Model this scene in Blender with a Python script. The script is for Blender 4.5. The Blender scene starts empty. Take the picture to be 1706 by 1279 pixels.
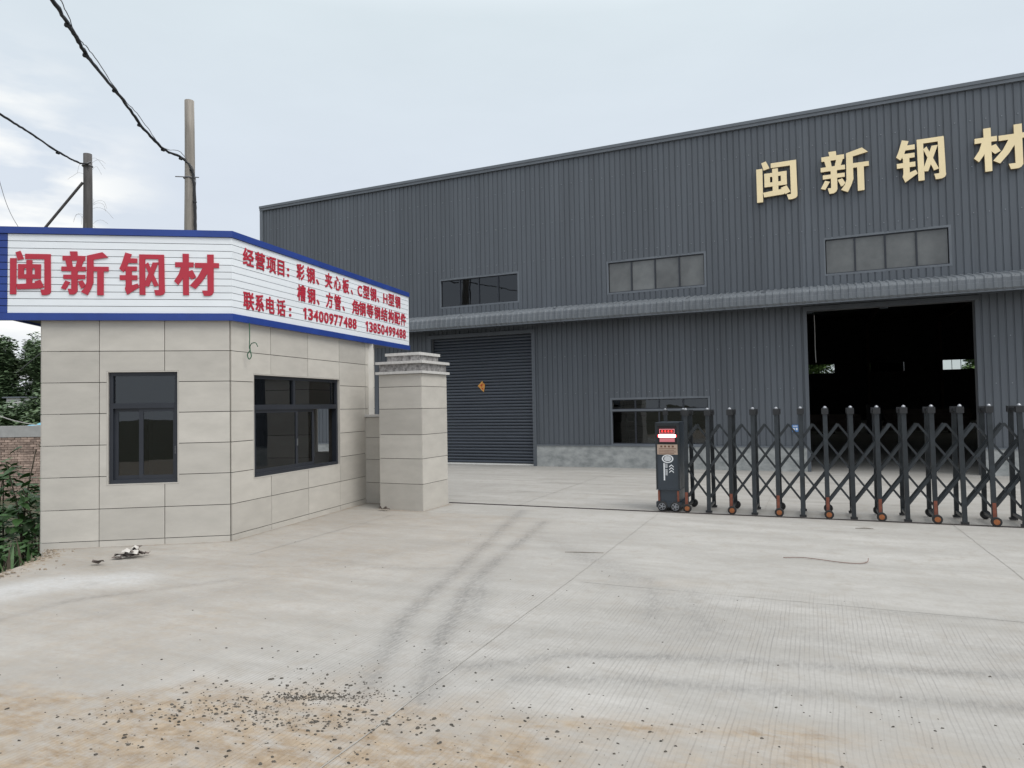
import bpy, math, random
import numpy as np
from mathutils import Matrix, Vector, noise
random.seed(7); np.random.seed(7)
rnd = random.uniform
S = bpy.context.scene
COL = S.collection
R = math.radians

# ------------------------------------------------------------------ camera
cd = bpy.data.cameras.new('camera'); cam = bpy.data.objects.new('camera', cd); COL.objects.link(cam)
cd.sensor_width = 36.0; cd.lens = 24.02; cd.clip_start = 0.05; cd.clip_end = 2000
PITCH, ROLL = R(1.829), R(-0.998)
fw = Vector((0, math.cos(PITCH), math.sin(PITCH))); up0 = Vector((0, -math.sin(PITCH), math.cos(PITCH))); ri0 = Vector((1, 0, 0))
ri = ri0 * math.cos(ROLL) + up0 * math.sin(ROLL); up = -ri0 * math.sin(ROLL) + up0 * math.cos(ROLL)
M = Matrix((ri, up, -fw)).transposed().to_4x4(); M.translation = (0, 0, 1.65)
cam.matrix_world = M
S.camera = cam

# ------------------------------------------------------------------ world, sun, exposure
SUN_EL, SUN_AZ = R(52), R(130)          # azimuth clockwise from +Y
w = bpy.data.worlds.new('World'); S.world = w; w.use_nodes = True
nt = w.node_tree; N = nt.nodes; Lk = nt.links
bg = N['Background']; bg.inputs['Strength'].default_value = 0.1
sky = N.new('ShaderNodeTexSky'); sky.sky_type = 'NISHITA'; sky.sun_disc = False
sky.sun_elevation = SUN_EL; sky.sun_rotation = SUN_AZ; sky.air_density = 1.0; sky.dust_density = 2.0
tc = N.new('ShaderNodeTexCoord')
sep = N.new('ShaderNodeSeparateXYZ'); Lk.new(tc.outputs['Generated'], sep.inputs[0])
# overcast veil: pale near the horizon, a little brighter overhead
ramp = N.new('ShaderNodeValToRGB'); Lk.new(sep.outputs['Z'], ramp.inputs[0])
e = ramp.color_ramp.elements
e[0].position = 0.0; e[0].color = (0.66, 0.69, 0.74, 1)
e[1].position = 1.0; e[1].color = (1.42, 1.44, 1.46, 1)
k = e.new(0.30); k.color = (0.60, 0.655, 0.725, 1)
k = e.new(0.50); k.color = (0.62, 0.69, 0.73, 1)
k = e.new(0.72); k.color = (1.08, 1.12, 1.15, 1)
mp = N.new('ShaderNodeMapping'); mp.inputs['Scale'].default_value = (1.0, 1.0, 3.2); Lk.new(tc.outputs['Generated'], mp.inputs[0])
nz = N.new('ShaderNodeTexNoise'); nz.inputs['Scale'].default_value = 2.3; nz.inputs['Detail'].default_value = 7; nz.inputs['Roughness'].default_value = .55
Lk.new(mp.outputs[0], nz.inputs[0])
cr = N.new('ShaderNodeValToRGB'); Lk.new(nz.outputs[0], cr.inputs[0])
cr.color_ramp.elements[0].position = .30; cr.color_ramp.elements[0].color = (.955, .96, .965, 1)
cr.color_ramp.elements[1].position = .70; cr.color_ramp.elements[1].color = (1.03, 1.03, 1.03, 1)
mul = N.new('ShaderNodeMix'); mul.data_type = 'RGBA'; mul.blend_type = 'MULTIPLY'; mul.inputs[0].default_value = 1
Lk.new(ramp.outputs[0], mul.inputs[6]); Lk.new(cr.outputs[0], mul.inputs[7])
# low broken cumulus to the north-west, lit warm white
dt = N.new('ShaderNodeVectorMath'); dt.operation = 'DOT_PRODUCT'; Lk.new(tc.outputs['Generated'], dt.inputs[0])
dt.inputs[1].default_value = Vector((-.63, .75, .21)).normalized()
mr = N.new('ShaderNodeMapRange'); mr.interpolation_type = 'SMOOTHSTEP'; Lk.new(dt.outputs['Value'], mr.inputs[0]); mr.inputs[1].default_value = .965; mr.inputs[2].default_value = .999
nz2 = N.new('ShaderNodeTexNoise'); nz2.inputs['Scale'].default_value = 7; nz2.inputs['Detail'].default_value = 8; Lk.new(mp.outputs[0], nz2.inputs[0])
mr2 = N.new('ShaderNodeMapRange'); Lk.new(nz2.outputs[0], mr2.inputs[0]); mr2.inputs[1].default_value = .42; mr2.inputs[2].default_value = .62
ml = N.new('ShaderNodeMath'); ml.operation = 'MULTIPLY'; Lk.new(mr.outputs[0], ml.inputs[0]); Lk.new(mr2.outputs[0], ml.inputs[1])
mc = N.new('ShaderNodeMix'); mc.data_type = 'RGBA'; Lk.new(ml.outputs[0], mc.inputs[0]); Lk.new(mul.outputs[2], mc.inputs[6]); mc.inputs[7].default_value = (.93, .92, .88, 1)
sc10 = N.new('ShaderNodeVectorMath'); sc10.operation = 'SCALE'; sc10.inputs['Scale'].default_value = 10.0; Lk.new(mc.outputs[2], sc10.inputs[0])
mixs = N.new('ShaderNodeMix'); mixs.data_type = 'RGBA'; mixs.inputs[0].default_value = .94
Lk.new(sky.outputs[0], mixs.inputs[6]); Lk.new(sc10.outputs[0], mixs.inputs[7])
Lk.new(mixs.outputs[2], bg.inputs['Color'])

sd = bpy.data.lights.new('sun', 'SUN'); sun = bpy.data.objects.new('sun', sd); COL.objects.link(sun)
sd.energy = 1.5; sd.angle = R(35); sd.color = (1, .965, .91)
sv = Vector((math.sin(SUN_AZ) * math.cos(SUN_EL), math.cos(SUN_AZ) * math.cos(SUN_EL), math.sin(SUN_EL)))
sun.rotation_euler = sv.to_track_quat('Z', 'Y').to_euler(); sun.location = sv * 60
S.view_settings.view_transform = 'Standard'; S.view_settings.look = 'None'
S.view_settings.exposure = 0.28; S.view_settings.gamma = 1.0; S.view_settings.use_curve_mapping = False

# ------------------------------------------------------------------ materials
def mat(name, col, rough=.6, metal=0., var=.0, vscale=3., bump=0., bscale=40., rand=0., spec=.5, col2=None, stretch=(1, 1, 1), emit=None):
    m = bpy.data.materials.new(name); m.use_nodes = True
    n = m.node_tree.nodes; l = m.node_tree.links; p = n['Principled BSDF']
    p.inputs['Base Color'].default_value = (*col, 1); p.inputs['Roughness'].default_value = rough; p.inputs['Metallic'].default_value = metal
    p.inputs['Specular IOR Level'].default_value = spec
    t = n.new('ShaderNodeTexCoord'); q = n.new('ShaderNodeMapping'); q.inputs['Scale'].default_value = stretch
    l.new(t.outputs['Object'], q.inputs[0])
    if rand:
        oi = n.new('ShaderNodeObjectInfo'); cb = n.new('ShaderNodeCombineXYZ')
        mm = n.new('ShaderNodeMath'); mm.operation = 'MULTIPLY'; mm.inputs[1].default_value = 37.
        l.new(oi.outputs['Random'], mm.inputs[0]); l.new(mm.outputs[0], cb.inputs[0]); l.new(mm.outputs[0], cb.inputs[2]); l.new(cb.outputs[0], q.inputs['Location'])
    last = None
    if var or col2:
        z = n.new('ShaderNodeTexNoise'); z.inputs['Scale'].default_value = vscale; z.inputs['Detail'].default_value = 6; z.inputs['Roughness'].default_value = .6
        l.new(q.outputs[0], z.inputs[0])
        r = n.new('ShaderNodeMapRange'); l.new(z.outputs[0], r.inputs[0]); r.inputs[1].default_value = .3; r.inputs[2].default_value = .7
        mx = n.new('ShaderNodeMix'); mx.data_type = 'RGBA'; l.new(r.outputs[0], mx.inputs[0])
        c2 = col2 or tuple(c * (1 + var) for c in col); c1 = col if col2 else tuple(c * (1 - var) for c in col)
        mx.inputs[6].default_value = (*c1, 1); mx.inputs[7].default_value = (*c2, 1); last = mx.outputs[2]
    if rand:
        r2 = n.new('ShaderNodeMapRange'); l.new(oi.outputs['Random'], r2.inputs[0]); r2.inputs[3].default_value = 1 - rand; r2.inputs[4].default_value = 1 + rand
        sc = n.new('ShaderNodeVectorMath'); sc.operation = 'SCALE'; l.new(r2.outputs[0], sc.inputs['Scale'])
        if last: l.new(last, sc.inputs[0])
        else: sc.inputs[0].default_value = col
        last = sc.outputs[0]
    if last: l.new(last, p.inputs['Base Color'])
    if bump:
        z = n.new('ShaderNodeTexNoise'); z.inputs['Scale'].default_value = bscale; z.inputs['Detail'].default_value = 4; l.new(q.outputs[0], z.inputs[0])
        b = n.new('ShaderNodeBump'); b.inputs['Strength'].default_value = bump; b.inputs['Distance'].default_value = .01
        l.new(z.outputs[0], b.inputs['Height']); l.new(b.outputs[0], p.inputs['Normal'])
    if emit:
        p.inputs['Emission Color'].default_value = (*emit[:3], 1); p.inputs['Emission Strength'].default_value = emit[3]
    return m

def glass(name, tint=(.30, .33, .33), refl=.08, rough=.01):
    m = bpy.data.materials.new(name); m.use_nodes = True
    n = m.node_tree.nodes; l = m.node_tree.links; n.remove(n['Principled BSDF'])
    t = n.new('ShaderNodeBsdfTransparent'); t.inputs[0].default_value = (*tint, 1)
    g = n.new('ShaderNodeBsdfGlossy'); g.inputs['Roughness'].default_value = rough; g.inputs[0].default_value = (.9, .95, 1, 1)
    tcn = n.new('ShaderNodeTexCoord'); nzn = n.new('ShaderNodeTexNoise'); nzn.inputs['Scale'].default_value = 1.2; l.new(tcn.outputs['Object'], nzn.inputs[0])
    b = n.new('ShaderNodeBump'); b.inputs['Strength'].default_value = .15; b.inputs['Distance'].default_value = .02; l.new(nzn.outputs[0], b.inputs['Height']); l.new(b.outputs[0], g.inputs['Normal'])
    f = n.new('ShaderNodeFresnel'); f.inputs[0].default_value = 1.5
    a = n.new('ShaderNodeMath'); a.operation = 'ADD'; a.use_clamp = True; l.new(f.outputs[0], a.inputs[0]); a.inputs[1].default_value = refl - .04
    x = n.new('ShaderNodeMixShader'); l.new(a.outputs[0], x.inputs[0]); l.new(t.outputs[0], x.inputs[1]); l.new(g.outputs[0], x.inputs[2])
    l.new(x.outputs[0], n['Material Output'].inputs[0])
    return m

MT = {}
MT['tile'] = mat('wall_tile', (.50, .475, .432), .5, var=.075, vscale=2.6, bump=.06, bscale=60, rand=.085, stretch=(1, 1, 2.5))
MT['grout'] = mat('grout', (.055, .05, .045), .95, var=.2, vscale=12)
MT['plaster'] = mat('plaster', (.66, .64, .60), .9, var=.08)
MT['frame'] = mat('dark_window_frame', (.021, .025, .034), .42, var=.1)
MT['glass'] = glass('tinted_glass', (.34, .37, .37), .07)
MT['glass_dark'] = glass('blue_tinted_glass', (.10, .12, .15), .06)
MT['glass_reflect'] = mat('cloud_reflection_glass', (.108, .112, .110), .10, var=.40, vscale=1.3, rand=.14, spec=.7)  # cloud reflection put into the pane colour as mottled grey
MT['white_sheet'] = mat('white_sheet', (.79, .83, .87), .45, var=.03, vscale=2, rand=.03)
MT['blue_trim'] = mat('blue_trim', (.018, .050, .25), .4, var=.12, vscale=3)
MT['red'] = mat('red_letter', (.45, .026, .050), .42, var=.06, vscale=3)
MT['gold'] = mat('gold_letter', (.97, .80, .49), .45, metal=.0, var=.05, vscale=.8)
MT['gold_side'] = mat('gold_letter_side', (.38, .27, .13), .4, metal=.3, var=.1)
MT['soffit'] = mat('soffit', (.10, .10, .105), .8, var=.2, vscale=4)
MT['clad'] = mat('charcoal_cladding', (.092, .104, .120), .42, var=.13, vscale=1.8, rand=.06, stretch=(1.6, 1.6, .10), spec=.5)
MT['flash'] = mat('flashing', (.135, .150, .170), .38, var=.1, vscale=2)
MT['canopy'] = mat('canopy_sheet', (.138, .152, .168), .4, var=.12, vscale=2.2, rand=.07)
MT['shutter'] = mat('roller_slat', (.056, .066, .083), .4, var=.08, vscale=1.3, rand=.06)
MT['inner'] = mat('inner_wall', (.11, .115, .122), .85, var=.15)
MT['steel'] = mat('dark_steel', (.17, .13, .11), .6, var=.2)
MT['plinth'] = mat('plinth_cement', (.215, .23, .23), .85, col2=(.42, .43, .425), vscale=3.6, bump=.2, bscale=15, stretch=(1, 1, 1.6))
MT['granite'] = mat('granite', (.42, .41, .40), .45, col2=(.075, .068, .07), vscale=17, bump=.05, rand=.08)
MT['slab'] = mat('granite_slab', (.56, .55, .53), .5, var=.12, vscale=30)
MT['gate'] = mat('gate_metal', (.021, .026, .030), .42, metal=.15, var=.35, vscale=9, rand=.22)
MT['cap'] = mat('black_plastic', (.018, .019, .021), .42, var=.1)
MT['chrome'] = mat('bright_metal', (.30, .31, .33), .4, metal=.8, var=.05)
MT['orange'] = mat('rusty_orange', (.17, .048, .026), .55, var=.35, vscale=18)
MT['orange_hub'] = mat('orange_hub', (.30, .100, .030), .5, var=.3, vscale=30)
MT['rubber'] = mat('rubber', (.02, .02, .021), .75, var=.2, vscale=20)
MT['head'] = mat('gate_head_paint', (.030, .040, .052), .33, var=.08)
MT['print'] = mat('white_print', (.70, .72, .74), .5, var=.04)
MT['plate'] = mat('bronze_plate', (.44, .33, .26), .4, metal=.2, var=.12, vscale=14)
MT['plate_ink'] = mat('plate_ink', (.14, .06, .035), .6, var=.1)
MT['led_dark'] = mat('display_glass', (.012, .010, .012), .18, var=.05)
MT['led_pink'] = mat('display_frame', (.60, .20, .22), .4, var=.05, emit=(.9, .22, .26, .35))
MT['led_box'] = mat('display_box', (.35, .12, .14), .4, var=.05, emit=(.9, .25, .28, .22))
MT['led_red'] = mat('led_red', (.5, .02, .02), .4, var=.05, emit=(1, .05, .05, 1.2))
MT['led_hot'] = mat('led_hot', (.8, .5, .5), .4, var=.05, emit=(1, .72, .72, 2.2))
MT['rail'] = mat('track_rail', (.042, .034, .032), .6, var=.3, vscale=6)
MT['wood'] = mat('grey_wood', (.275, .25, .22), .85, var=.28, vscale=5, bump=.3, bscale=20, stretch=(3, 3, .25))
MT['darkpole'] = mat('dark_pole', (.085, .08, .078), .85, var=.3, vscale=5, bump=.3, bscale=20, stretch=(3, 3, .3))
MT['cable'] = mat('cable', (.014, .015, .018), .6, var=.2)
MT['wire'] = mat('thin_wire', (.16, .16, .17), .6, var=.2)
MT['vine'] = mat('dry_vine', (.20, .18, .15), .8, var=.2)
MT['redwire'] = mat('reddish_wire', (.20, .13, .11), .6, var=.2)
MT['green_wire'] = mat('green_tape', (.02, .10, .05), .6, var=.2)
MT['leaf'] = mat('leaf', (.052, .115, .034), .55, var=.3, vscale=1.5, rand=.35)
MT['leaf_far'] = mat('tree_leaf', (.072, .12, .058), .6, col2=(.11, .165, .078), vscale=.35, rand=.12)
MT['leaf_bright'] = mat('sunlit_leaf', (.085, .15, .04), .6, col2=(.16, .24, .08), vscale=.8)  # lighter copy of the tree leaf, sunlight put into the green
MT['bark'] = mat('bark', (.14, .115, .09), .9, var=.3, vscale=6)
MT['twig'] = mat('twig', (.11, .09, .065), .9, var=.3)
MT['brick'] = mat('brick', (.36, .27, .225), .9, var=.25, vscale=9, rand=.35, bump=.3, bscale=30)
MT['mortar'] = mat('mortar', (.115, .085, .072), .95, var=.3, vscale=8)
MT['cement'] = mat('cement', (.36, .36, .355), .9, var=.14, vscale=3)
MT['tarp'] = mat('blue_tarp', (.10, .38, .52), .5, var=.1)
MT['white_paint'] = mat('white_paint', (.72, .71, .68), .7, var=.05)
MT['pebble'] = mat('pebble', (.034, .031, .027), .9, col2=(.12, .105, .088), vscale=9, stretch=(1, 1, 1))
MT['scrap'] = mat('brown_scrap', (.045, .032, .028), .7, col2=(.16, .13, .115), vscale=14, rand=.4)
MT['scrap_white'] = mat('pale_scrap', (.55, .52, .48), .7, var=.15)
MT['sticker'] = mat('orange_paper', (.62, .22, .03), .6, col2=(.72, .45, .12), vscale=9)
MT['sticker_red'] = mat('red_ink', (.50, .05, .02), .6, var=.2)
MT['bluesign'] = mat('blue_plate', (.07, .20, .48), .4, var=.05)
MT['rope'] = mat('pale_rope', (.45, .44, .42), .8, var=.1)

# ------------------------------------------------------------------ mesh helpers
class MB:
    def __init__(s): s.v = []; s.f = []; s.m = []
    def quad(s, a, b, c, d, mi=0):
        i = len(s.v); s.v += [tuple(a), tuple(b), tuple(c), tuple(d)]; s.f.append((i, i + 1, i + 2, i + 3)); s.m.append(mi)
    def box(s, x0, x1, y0, y1, z0, z1, mi=0, T=None):
        p = [(x0, y0, z0), (x1, y0, z0), (x1, y1, z0), (x0, y1, z0), (x0, y0, z1), (x1, y0, z1), (x1, y1, z1), (x0, y1, z1)]
        if T is not None: p = [tuple(T @ Vector(q)) for q in p]
        i = len(s.v); s.v += p
        for f in ((0, 3, 2, 1), (4, 5, 6, 7), (0, 1, 5, 4), (1, 2, 6, 5), (2, 3, 7, 6), (3, 0, 4, 7)):
            s.f.append(tuple(i + q for q in f)); s.m.append(mi)
    def prism(s, poly, z0, z1, mi=0):
        n = len(poly); i = len(s.v)
        s.v += [(p[0], p[1], z0) for p in poly] + [(p[0], p[1], z1) for p in poly]
        s.f.append(tuple(range(i + n - 1, i - 1, -1))); s.m.append(mi)
        s.f.append(tuple(range(i + n, i + 2 * n))); s.m.append(mi)
        for k in range(n):
            s.f.append((i + k, i + (k + 1) % n, i + n + (k + 1) % n, i + n + k)); s.m.append(mi)
    def bar(s, p, q, wd, th, nrm=(0, 1, 0), mi=0):
        p = Vector(p); q = Vector(q); d = (q - p).normalized(); nn = Vector(nrm); nn = (nn - d * nn.dot(d)).normalized(); sd = d.cross(nn)
        c = []
        for o in (p, q):
            for a, b in ((-1, -1), (1, -1), (1, 1), (-1, 1)): c.append(tuple(o + sd * (a * wd / 2) + nn * (b * th / 2)))
        i = len(s.v); s.v += c
        for f in ((3, 2, 1, 0), (4, 5, 6, 7), (0, 1, 5, 4), (1, 2, 6, 5), (2, 3, 7, 6), (3, 0, 4, 7)):
            s.f.append(tuple(i + k for k in f)); s.m.append(mi)
    def tube(s, pts, r, n=6, mi=0, cap=True):
        pts = [Vector(p) for p in pts]; rr = r if isinstance(r, (list, tuple)) else [r] * len(pts)
        base = len(s.v); ref = None
        for k, p in enumerate(pts):
            d = (pts[min(k + 1, len(pts) - 1)] - pts[max(k - 1, 0)]).normalized()
            if ref is None: ref = d.orthogonal().normalized()
            ref = (ref - d * ref.dot(d)).normalized(); b = d.cross(ref)
            for j in range(n):
                a = 2 * math.pi * j / n; s.v.append(tuple(p + (ref * math.cos(a) + b * math.sin(a)) * rr[k]))
        for k in range(len(pts) - 1):
            for j in range(n):
                s.f.append((base + k * n + j, base + k * n + (j + 1) % n, base + (k + 1) * n + (j + 1) % n, base + (k + 1) * n + j)); s.m.append(mi)
        if cap:
            s.f.append(tuple(base + j for j in range(n - 1, -1, -1))); s.m.append(mi)
            e0 = base + (len(pts) - 1) * n; s.f.append(tuple(e0 + j for j in range(n))); s.m.append(mi)
    def build(s, name, mt, parent=None, smooth=False):
        me = bpy.data.meshes.new(name); me.from_pydata(s.v, [], s.f)
        for m in (mt if isinstance(mt, list) else [mt]): me.materials.append(MT[m] if isinstance(m, str) else m)
        if any(s.m): me.polygons.foreach_set('material_index', s.m)
        if smooth: me.polygons.foreach_set('use_smooth', [True] * len(s.f))
        me.update()
        return link(name, me, parent)

def link(name, me, parent=None):
    o = bpy.data.objects.new(name, me); COL.objects.link(o)
    if parent is not None: o.parent = parent
    return o
def tag(o, label=None, cat=None, group=None, kind=None):
    for k, v in (('label', label), ('category', cat), ('group', group), ('kind', kind)):
        if v: o[k] = v
    return o
def thing(name, label, cat, loc=(0, 0, 0), rz=0., group=None):
    o = link(name, None); o.location = loc; o.rotation_euler = (0, 0, rz); o.empty_display_size = .2
    return tag(o, label, cat, group)
def copy_tree(o, parent=None):
    c = o.copy(); COL.objects.link(c); c.parent = parent
    for ch in list(o.children): copy_tree(ch, c)
    return c
def rect_minus(r, holes):
    x0, x1, z0, z1 = r
    hs = [h for h in holes if h[0] < x1 - 1e-6 and h[1] > x0 + 1e-6 and h[2] < z1 - 1e-6 and h[3] > z0 + 1e-6]
    if not hs: return [r]
    xs = sorted({x0, x1, *[min(max(q, x0), x1) for h in hs for q in h[:2]]}); out = []
    for a, b in zip(xs, xs[1:]):
        m = (a + b) / 2; cur = z0
        for h in sorted([h for h in hs if h[0] < m < h[1]], key=lambda h: h[2]):
            if h[2] > cur + 1e-6: out.append((a, b, cur, h[2]))
            cur = max(cur, h[3])
        if cur < z1 - 1e-6: out.append((a, b, cur, z1))
    return out
def smooth_path(pts, n=6):
    P = [Vector(p) for p in pts]; P = [P[0] * 2 - P[1]] + P + [P[-1] * 2 - P[-2]]; out = []
    for i in range(1, len(P) - 2):
        for k in range(n):
            t = k / n; a, b, c, d = P[i - 1:i + 3]
            out.append(.5 * ((2 * b) + (c - a) * t + (2 * a - 5 * b + 4 * c - d) * t * t + (3 * b - a - 3 * c + d) * t ** 3))
    out.append(P[-2]); return out

GA = R(-23.87)                                   # direction of gate, pillar faces and warehouse front
U = Vector((math.cos(GA), math.sin(GA), 0)); NV = Vector((math.sin(GA), -math.cos(GA), 0))
Q0 = Vector((2.493, 10.445, 0)); W0 = Vector((.665, 18.694, 0)); P0 = Vector((-1.448, 10.92, 0)); B0 = Vector((-3.599, 8.721, 0))
def gw(s, t, z=0.): return Q0 + U * s + NV * t + Vector((0, 0, z))      # gate frame -> world (t towards the road)

# ------------------------------------------------------------------ lettering
_gl = {}
def glyph(ch):
    if ch == '1' and ch not in _gl:
        v = np.array([(.17, 0), (.27, 0), (.27, .73), (.19, .73), (.04, .60), (.04, .49), (.17, .57)]); f = (0, 1, 2, 3, 6), (3, 4, 5, 6)
        _gl[ch] = (v, list(f), [(0, 1), (1, 2), (2, 3), (3, 4), (4, 5), (5, 6), (6, 0)])
    if ch not in _gl:
        c = bpy.data.curves.new('glyph', 'FONT'); c.body = ch; c.resolution_u = 3
        o = bpy.data.objects.new('glyph', c); COL.objects.link(o)
        me = o.to_mesh(); v = np.array([x.co[:2] for x in me.vertices]); fs = [tuple(p.vertices) for p in me.polygons]
        es = {}
        for f in fs:
            for a, b in zip(f, f[1:] + f[:1]):
                es[(a, b)] = es.get((a, b), 0) + 1
        rim = [k_ for k_ in es if (k_[1], k_[0]) not in es]
        o.to_mesh_clear(); bpy.data.objects.remove(o); bpy.data.curves.remove(c)
        _gl[ch] = (v, fs, rim)
    return _gl[ch]
def character(ch, parent, x0, x1, zb, em, depth, y, bold, mts, T=None, zfit=None, name='character'):
    """raised letter: the glyph thickened by overlapping shifted copies, front at y-depth, back at y"""
    v, fs, rim = glyph(ch); mb = MB()
    lo = v.min(0) - bold; hi = v.max(0) + bold
    sx = (x1 - x0) / (hi[0] - lo[0])
    for k, (dx, dz) in enumerate(((-1, -1), (1, -1), (1, 1), (-1, 1), (0, 0))):
        yy = y - depth - k * .0004; i = len(mb.v)
        X = x0 + (v[:, 0] + dx * bold - lo[0]) * sx
        if zfit: Z = zfit[0] + (v[:, 1] + dz * bold - lo[1]) * (zfit[1] - zfit[0]) / (hi[1] - lo[1])
        else: Z = zb + (v[:, 1] + .075 + dz * bold) * em
        n = len(v)
        mb.v += [(a, yy, b) for a, b in zip(X, Z)] + [(a, y - k * .0004, b) for a, b in zip(X, Z)]
        for f in fs: mb.f.append(tuple(i + q for q in f)); mb.m.append(0)
        for a, b in rim: mb.f.append((i + a, i + n + a, i + n + b, i + b)); mb.m.append(1)
    if T is not None: mb.v = [tuple(T @ Vector(p)) for p in mb.v]
    return mb.build(name, mts, parent)

STROKES = {   # heavy sign-writer's strokes, convex pieces on a 1300 grid, y downwards
 '闽': [[(115,275),(262,275),(258,1120),(115,1120)],[(240,135),(350,100),(430,290),(290,325)],[(460,170),(1050,170),(1050,290),(460,290)],[(905,180),(1049,180),(1058,1020),(910,1020)],[(815,1005),(1056,1005),(1056,1070),(1020,1112),(940,1135),(850,1135)],[(490,315),(625,315),(625,905),(490,905)],[(300,412),(825,412),(825,510),(300,510)],[(301,413),(435,413),(435,754),(301,754)],[(688,413),(824,413),(824,754),(688,754)],[(300,650),(825,650),(825,755),(300,755)],[(265,885),(760,845),(760,985),(285,1005)],[(680,820),(815,775),(900,945),(780,990)]],
 '新': [[(295,115),(470,115),(480,240),(320,240)],[(130,220),(655,220),(655,330),(130,330)],[(195,325),(340,325),(365,490),(235,490)],[(470,325),(625,325),(560,500),(425,500)],[(105,475),(668,475),(668,582),(105,582)],[(150,665),(655,665),(655,765),(150,765)],[(335,490),(480,490),(480,1020),(335,1020)],[(255,995),(480,995),(480,1040),(450,1095),(390,1130),(290,1130)],[(200,800),(310,840),(200,1020),(95,985)],[(490,820),(595,795),(665,910),(620,970),(565,990)],[(700,212),(850,190),(850,860),(690,865)],[(690,845),(850,845),(800,980),(715,1145),(560,1070),(650,960)],[(700,210),(1060,125),(1195,245),(850,305),(705,330)],[(840,470),(1205,470),(1205,580),(840,580)],[(940,560),(1090,560),(1090,1145),(940,1145)]],
 '钢': [[(225,120),(375,160),(265,450),(180,580),(85,500),(140,380)],[(250,255),(505,255),(505,365),(250,365)],[(225,445),(495,445),(495,550),(225,550)],[(95,650),(505,650),(505,762),(95,762)],[(235,480),(378,480),(375,1000),(235,1000)],[(235,900),(375,885),(375,1020),(270,1105),(215,965)],[(365,890),(510,840),(550,930),(300,1085),(300,960)],[(550,160),(690,160),(695,1105),(560,1105)],[(551,161),(1135,161),(1135,265),(551,265)],[(1005,180),(1139,180),(1155,1010),(1015,1010)],[(905,990),(1155,990),(1160,1030),(1135,1085),(1070,1115),(935,1118)],[(685,400),(760,345),(1010,880),(905,912)],[(870,345),(1003,345),(780,912),(690,905),(690,810)]],
 '材': [[(290,125),(435,125),(437,1095),(300,1095)],[(115,325),(548,325),(548,440),(115,440)],[(250,438),(400,438),(280,730),(185,860),(90,765),(200,600)],[(400,545),(520,505),(610,670),(500,725),(420,640)],[(580,335),(1150,335),(1150,450),(580,450)],[(870,135),(1025,135),(1024,1000),(880,1000)],[(750,985),(1025,985),(1022,1030),(985,1085),(930,1108),(790,1108)],[(765,445),(900,445),(890,560),(760,760),(590,950),(460,870),(650,660)]]}
def stroke_character(ch, parent, x0, x1, z0, z1, depth, y, mts, T=None):
    P = STROKES[ch]; xs = [p[0] for q in P for p in q]; ys = [p[1] for q in P for p in q]
    ax, bx, ay, by = min(xs), max(xs), min(ys), max(ys); mb = MB()
    for k, q in enumerate(P):
        pts = [(x0 + (p[0] - ax) / (bx - ax) * (x1 - x0), z1 - (p[1] - ay) / (by - ay) * (z1 - z0)) for p in q]; n = len(pts)
        yf, yb = y - depth - k * .0003, y - k * .0002; i = len(mb.v)
        mb.v += [(a, yf, b) for a, b in pts] + [(a, yb, b) for a, b in pts]
        mb.f.append(tuple(range(i + n - 1, i - 1, -1))); mb.m.append(0)
        for j in range(n): mb.f.append((i + j, i + (j + 1) % n, i + n + (j + 1) % n, i + n + j)); mb.m.append(1)
    if T is not None: mb.v = [tuple(T @ Vector(p)) for p in mb.v]
    return mb.build('character', mts, parent)

# ================================================================== ground
def seg_mask(X, Y, pts, wd, soft=1.0):
    """soft stripe along a polyline"""
    out = np.full(X.shape, 1e9); pts = np.array([tuple(p)[:2] for p in smooth_path([(p[0], p[1], 0) for p in pts], 8)])
    for (a, b), (c, d) in zip(pts[:-1], pts[1:]):
        dx, dy = c - a, d - b; L = dx * dx + dy * dy + 1e-9
        t = np.clip(((X - a) * dx + (Y - b) * dy) / L, 0, 1)
        out = np.minimum(out, (X - a - t * dx) ** 2 + (Y - b - t * dy) ** 2)
    return np.exp(-(out / (wd * wd)) ** soft)
def vnoise(X, Y, sc, seed):
    rs = np.random.RandomState(seed); g = rs.rand(64, 64)
    x = X * sc + seed * 7.3; y = Y * sc + seed * 3.1; xi = np.floor(x).astype(int); yi = np.floor(y).astype(int)
    fx = x - xi; fy = y - yi; fx = fx * fx * (3 - 2 * fx); fy = fy * fy * (3 - 2 * fy)
    q = lambda i, j: g[i % 64, j % 64]
    return (q(xi, yi) * (1 - fx) + q(xi + 1, yi) * fx) * (1 - fy) + (q(xi, yi + 1) * (1 - fx) + q(xi + 1, yi + 1) * fx) * fy
def fbm(X, Y, sc, seed): return .5 * vnoise(X, Y, sc, seed) + .3 * vnoise(X, Y, sc * 2.1, seed + 1) + .2 * vnoise(X, Y, sc * 4.3, seed + 2)
def edge_x(y):
    b = np.interp(y, [-8, 2, 4.5, 6, 7.17, 7.35, 7.64, 8.05, 8.39, 9, 13, 30, 120], [-9, -8.2, -6.6, -5.75, -5.40, -5.38, -5.45, -5.6, -5.74, -6.05, -6.5, -14, -50])
    return b
ys = np.concatenate([np.linspace(-8, 2.3, 12), np.arange(2.4, 13.2, .045), np.linspace(13.4, 22, 22), np.linspace(24, 75, 12)])
us = np.concatenate([np.array([0, .012, .03, .06]), np.arange(.1, 12.2, .05), np.linspace(12.6, 60, 16)])
Yg, Ug = np.meshgrid(ys, us, indexing='ij')
jit = (vnoise(Yg, Yg * 0, 3.1, 5) - .5) * .16 + (vnoise(Yg, Yg * 0, 9., 8) - .5) * .06
Xg = edge_x(Yg) + Ug + jit * np.exp(-Ug / .5)
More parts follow.
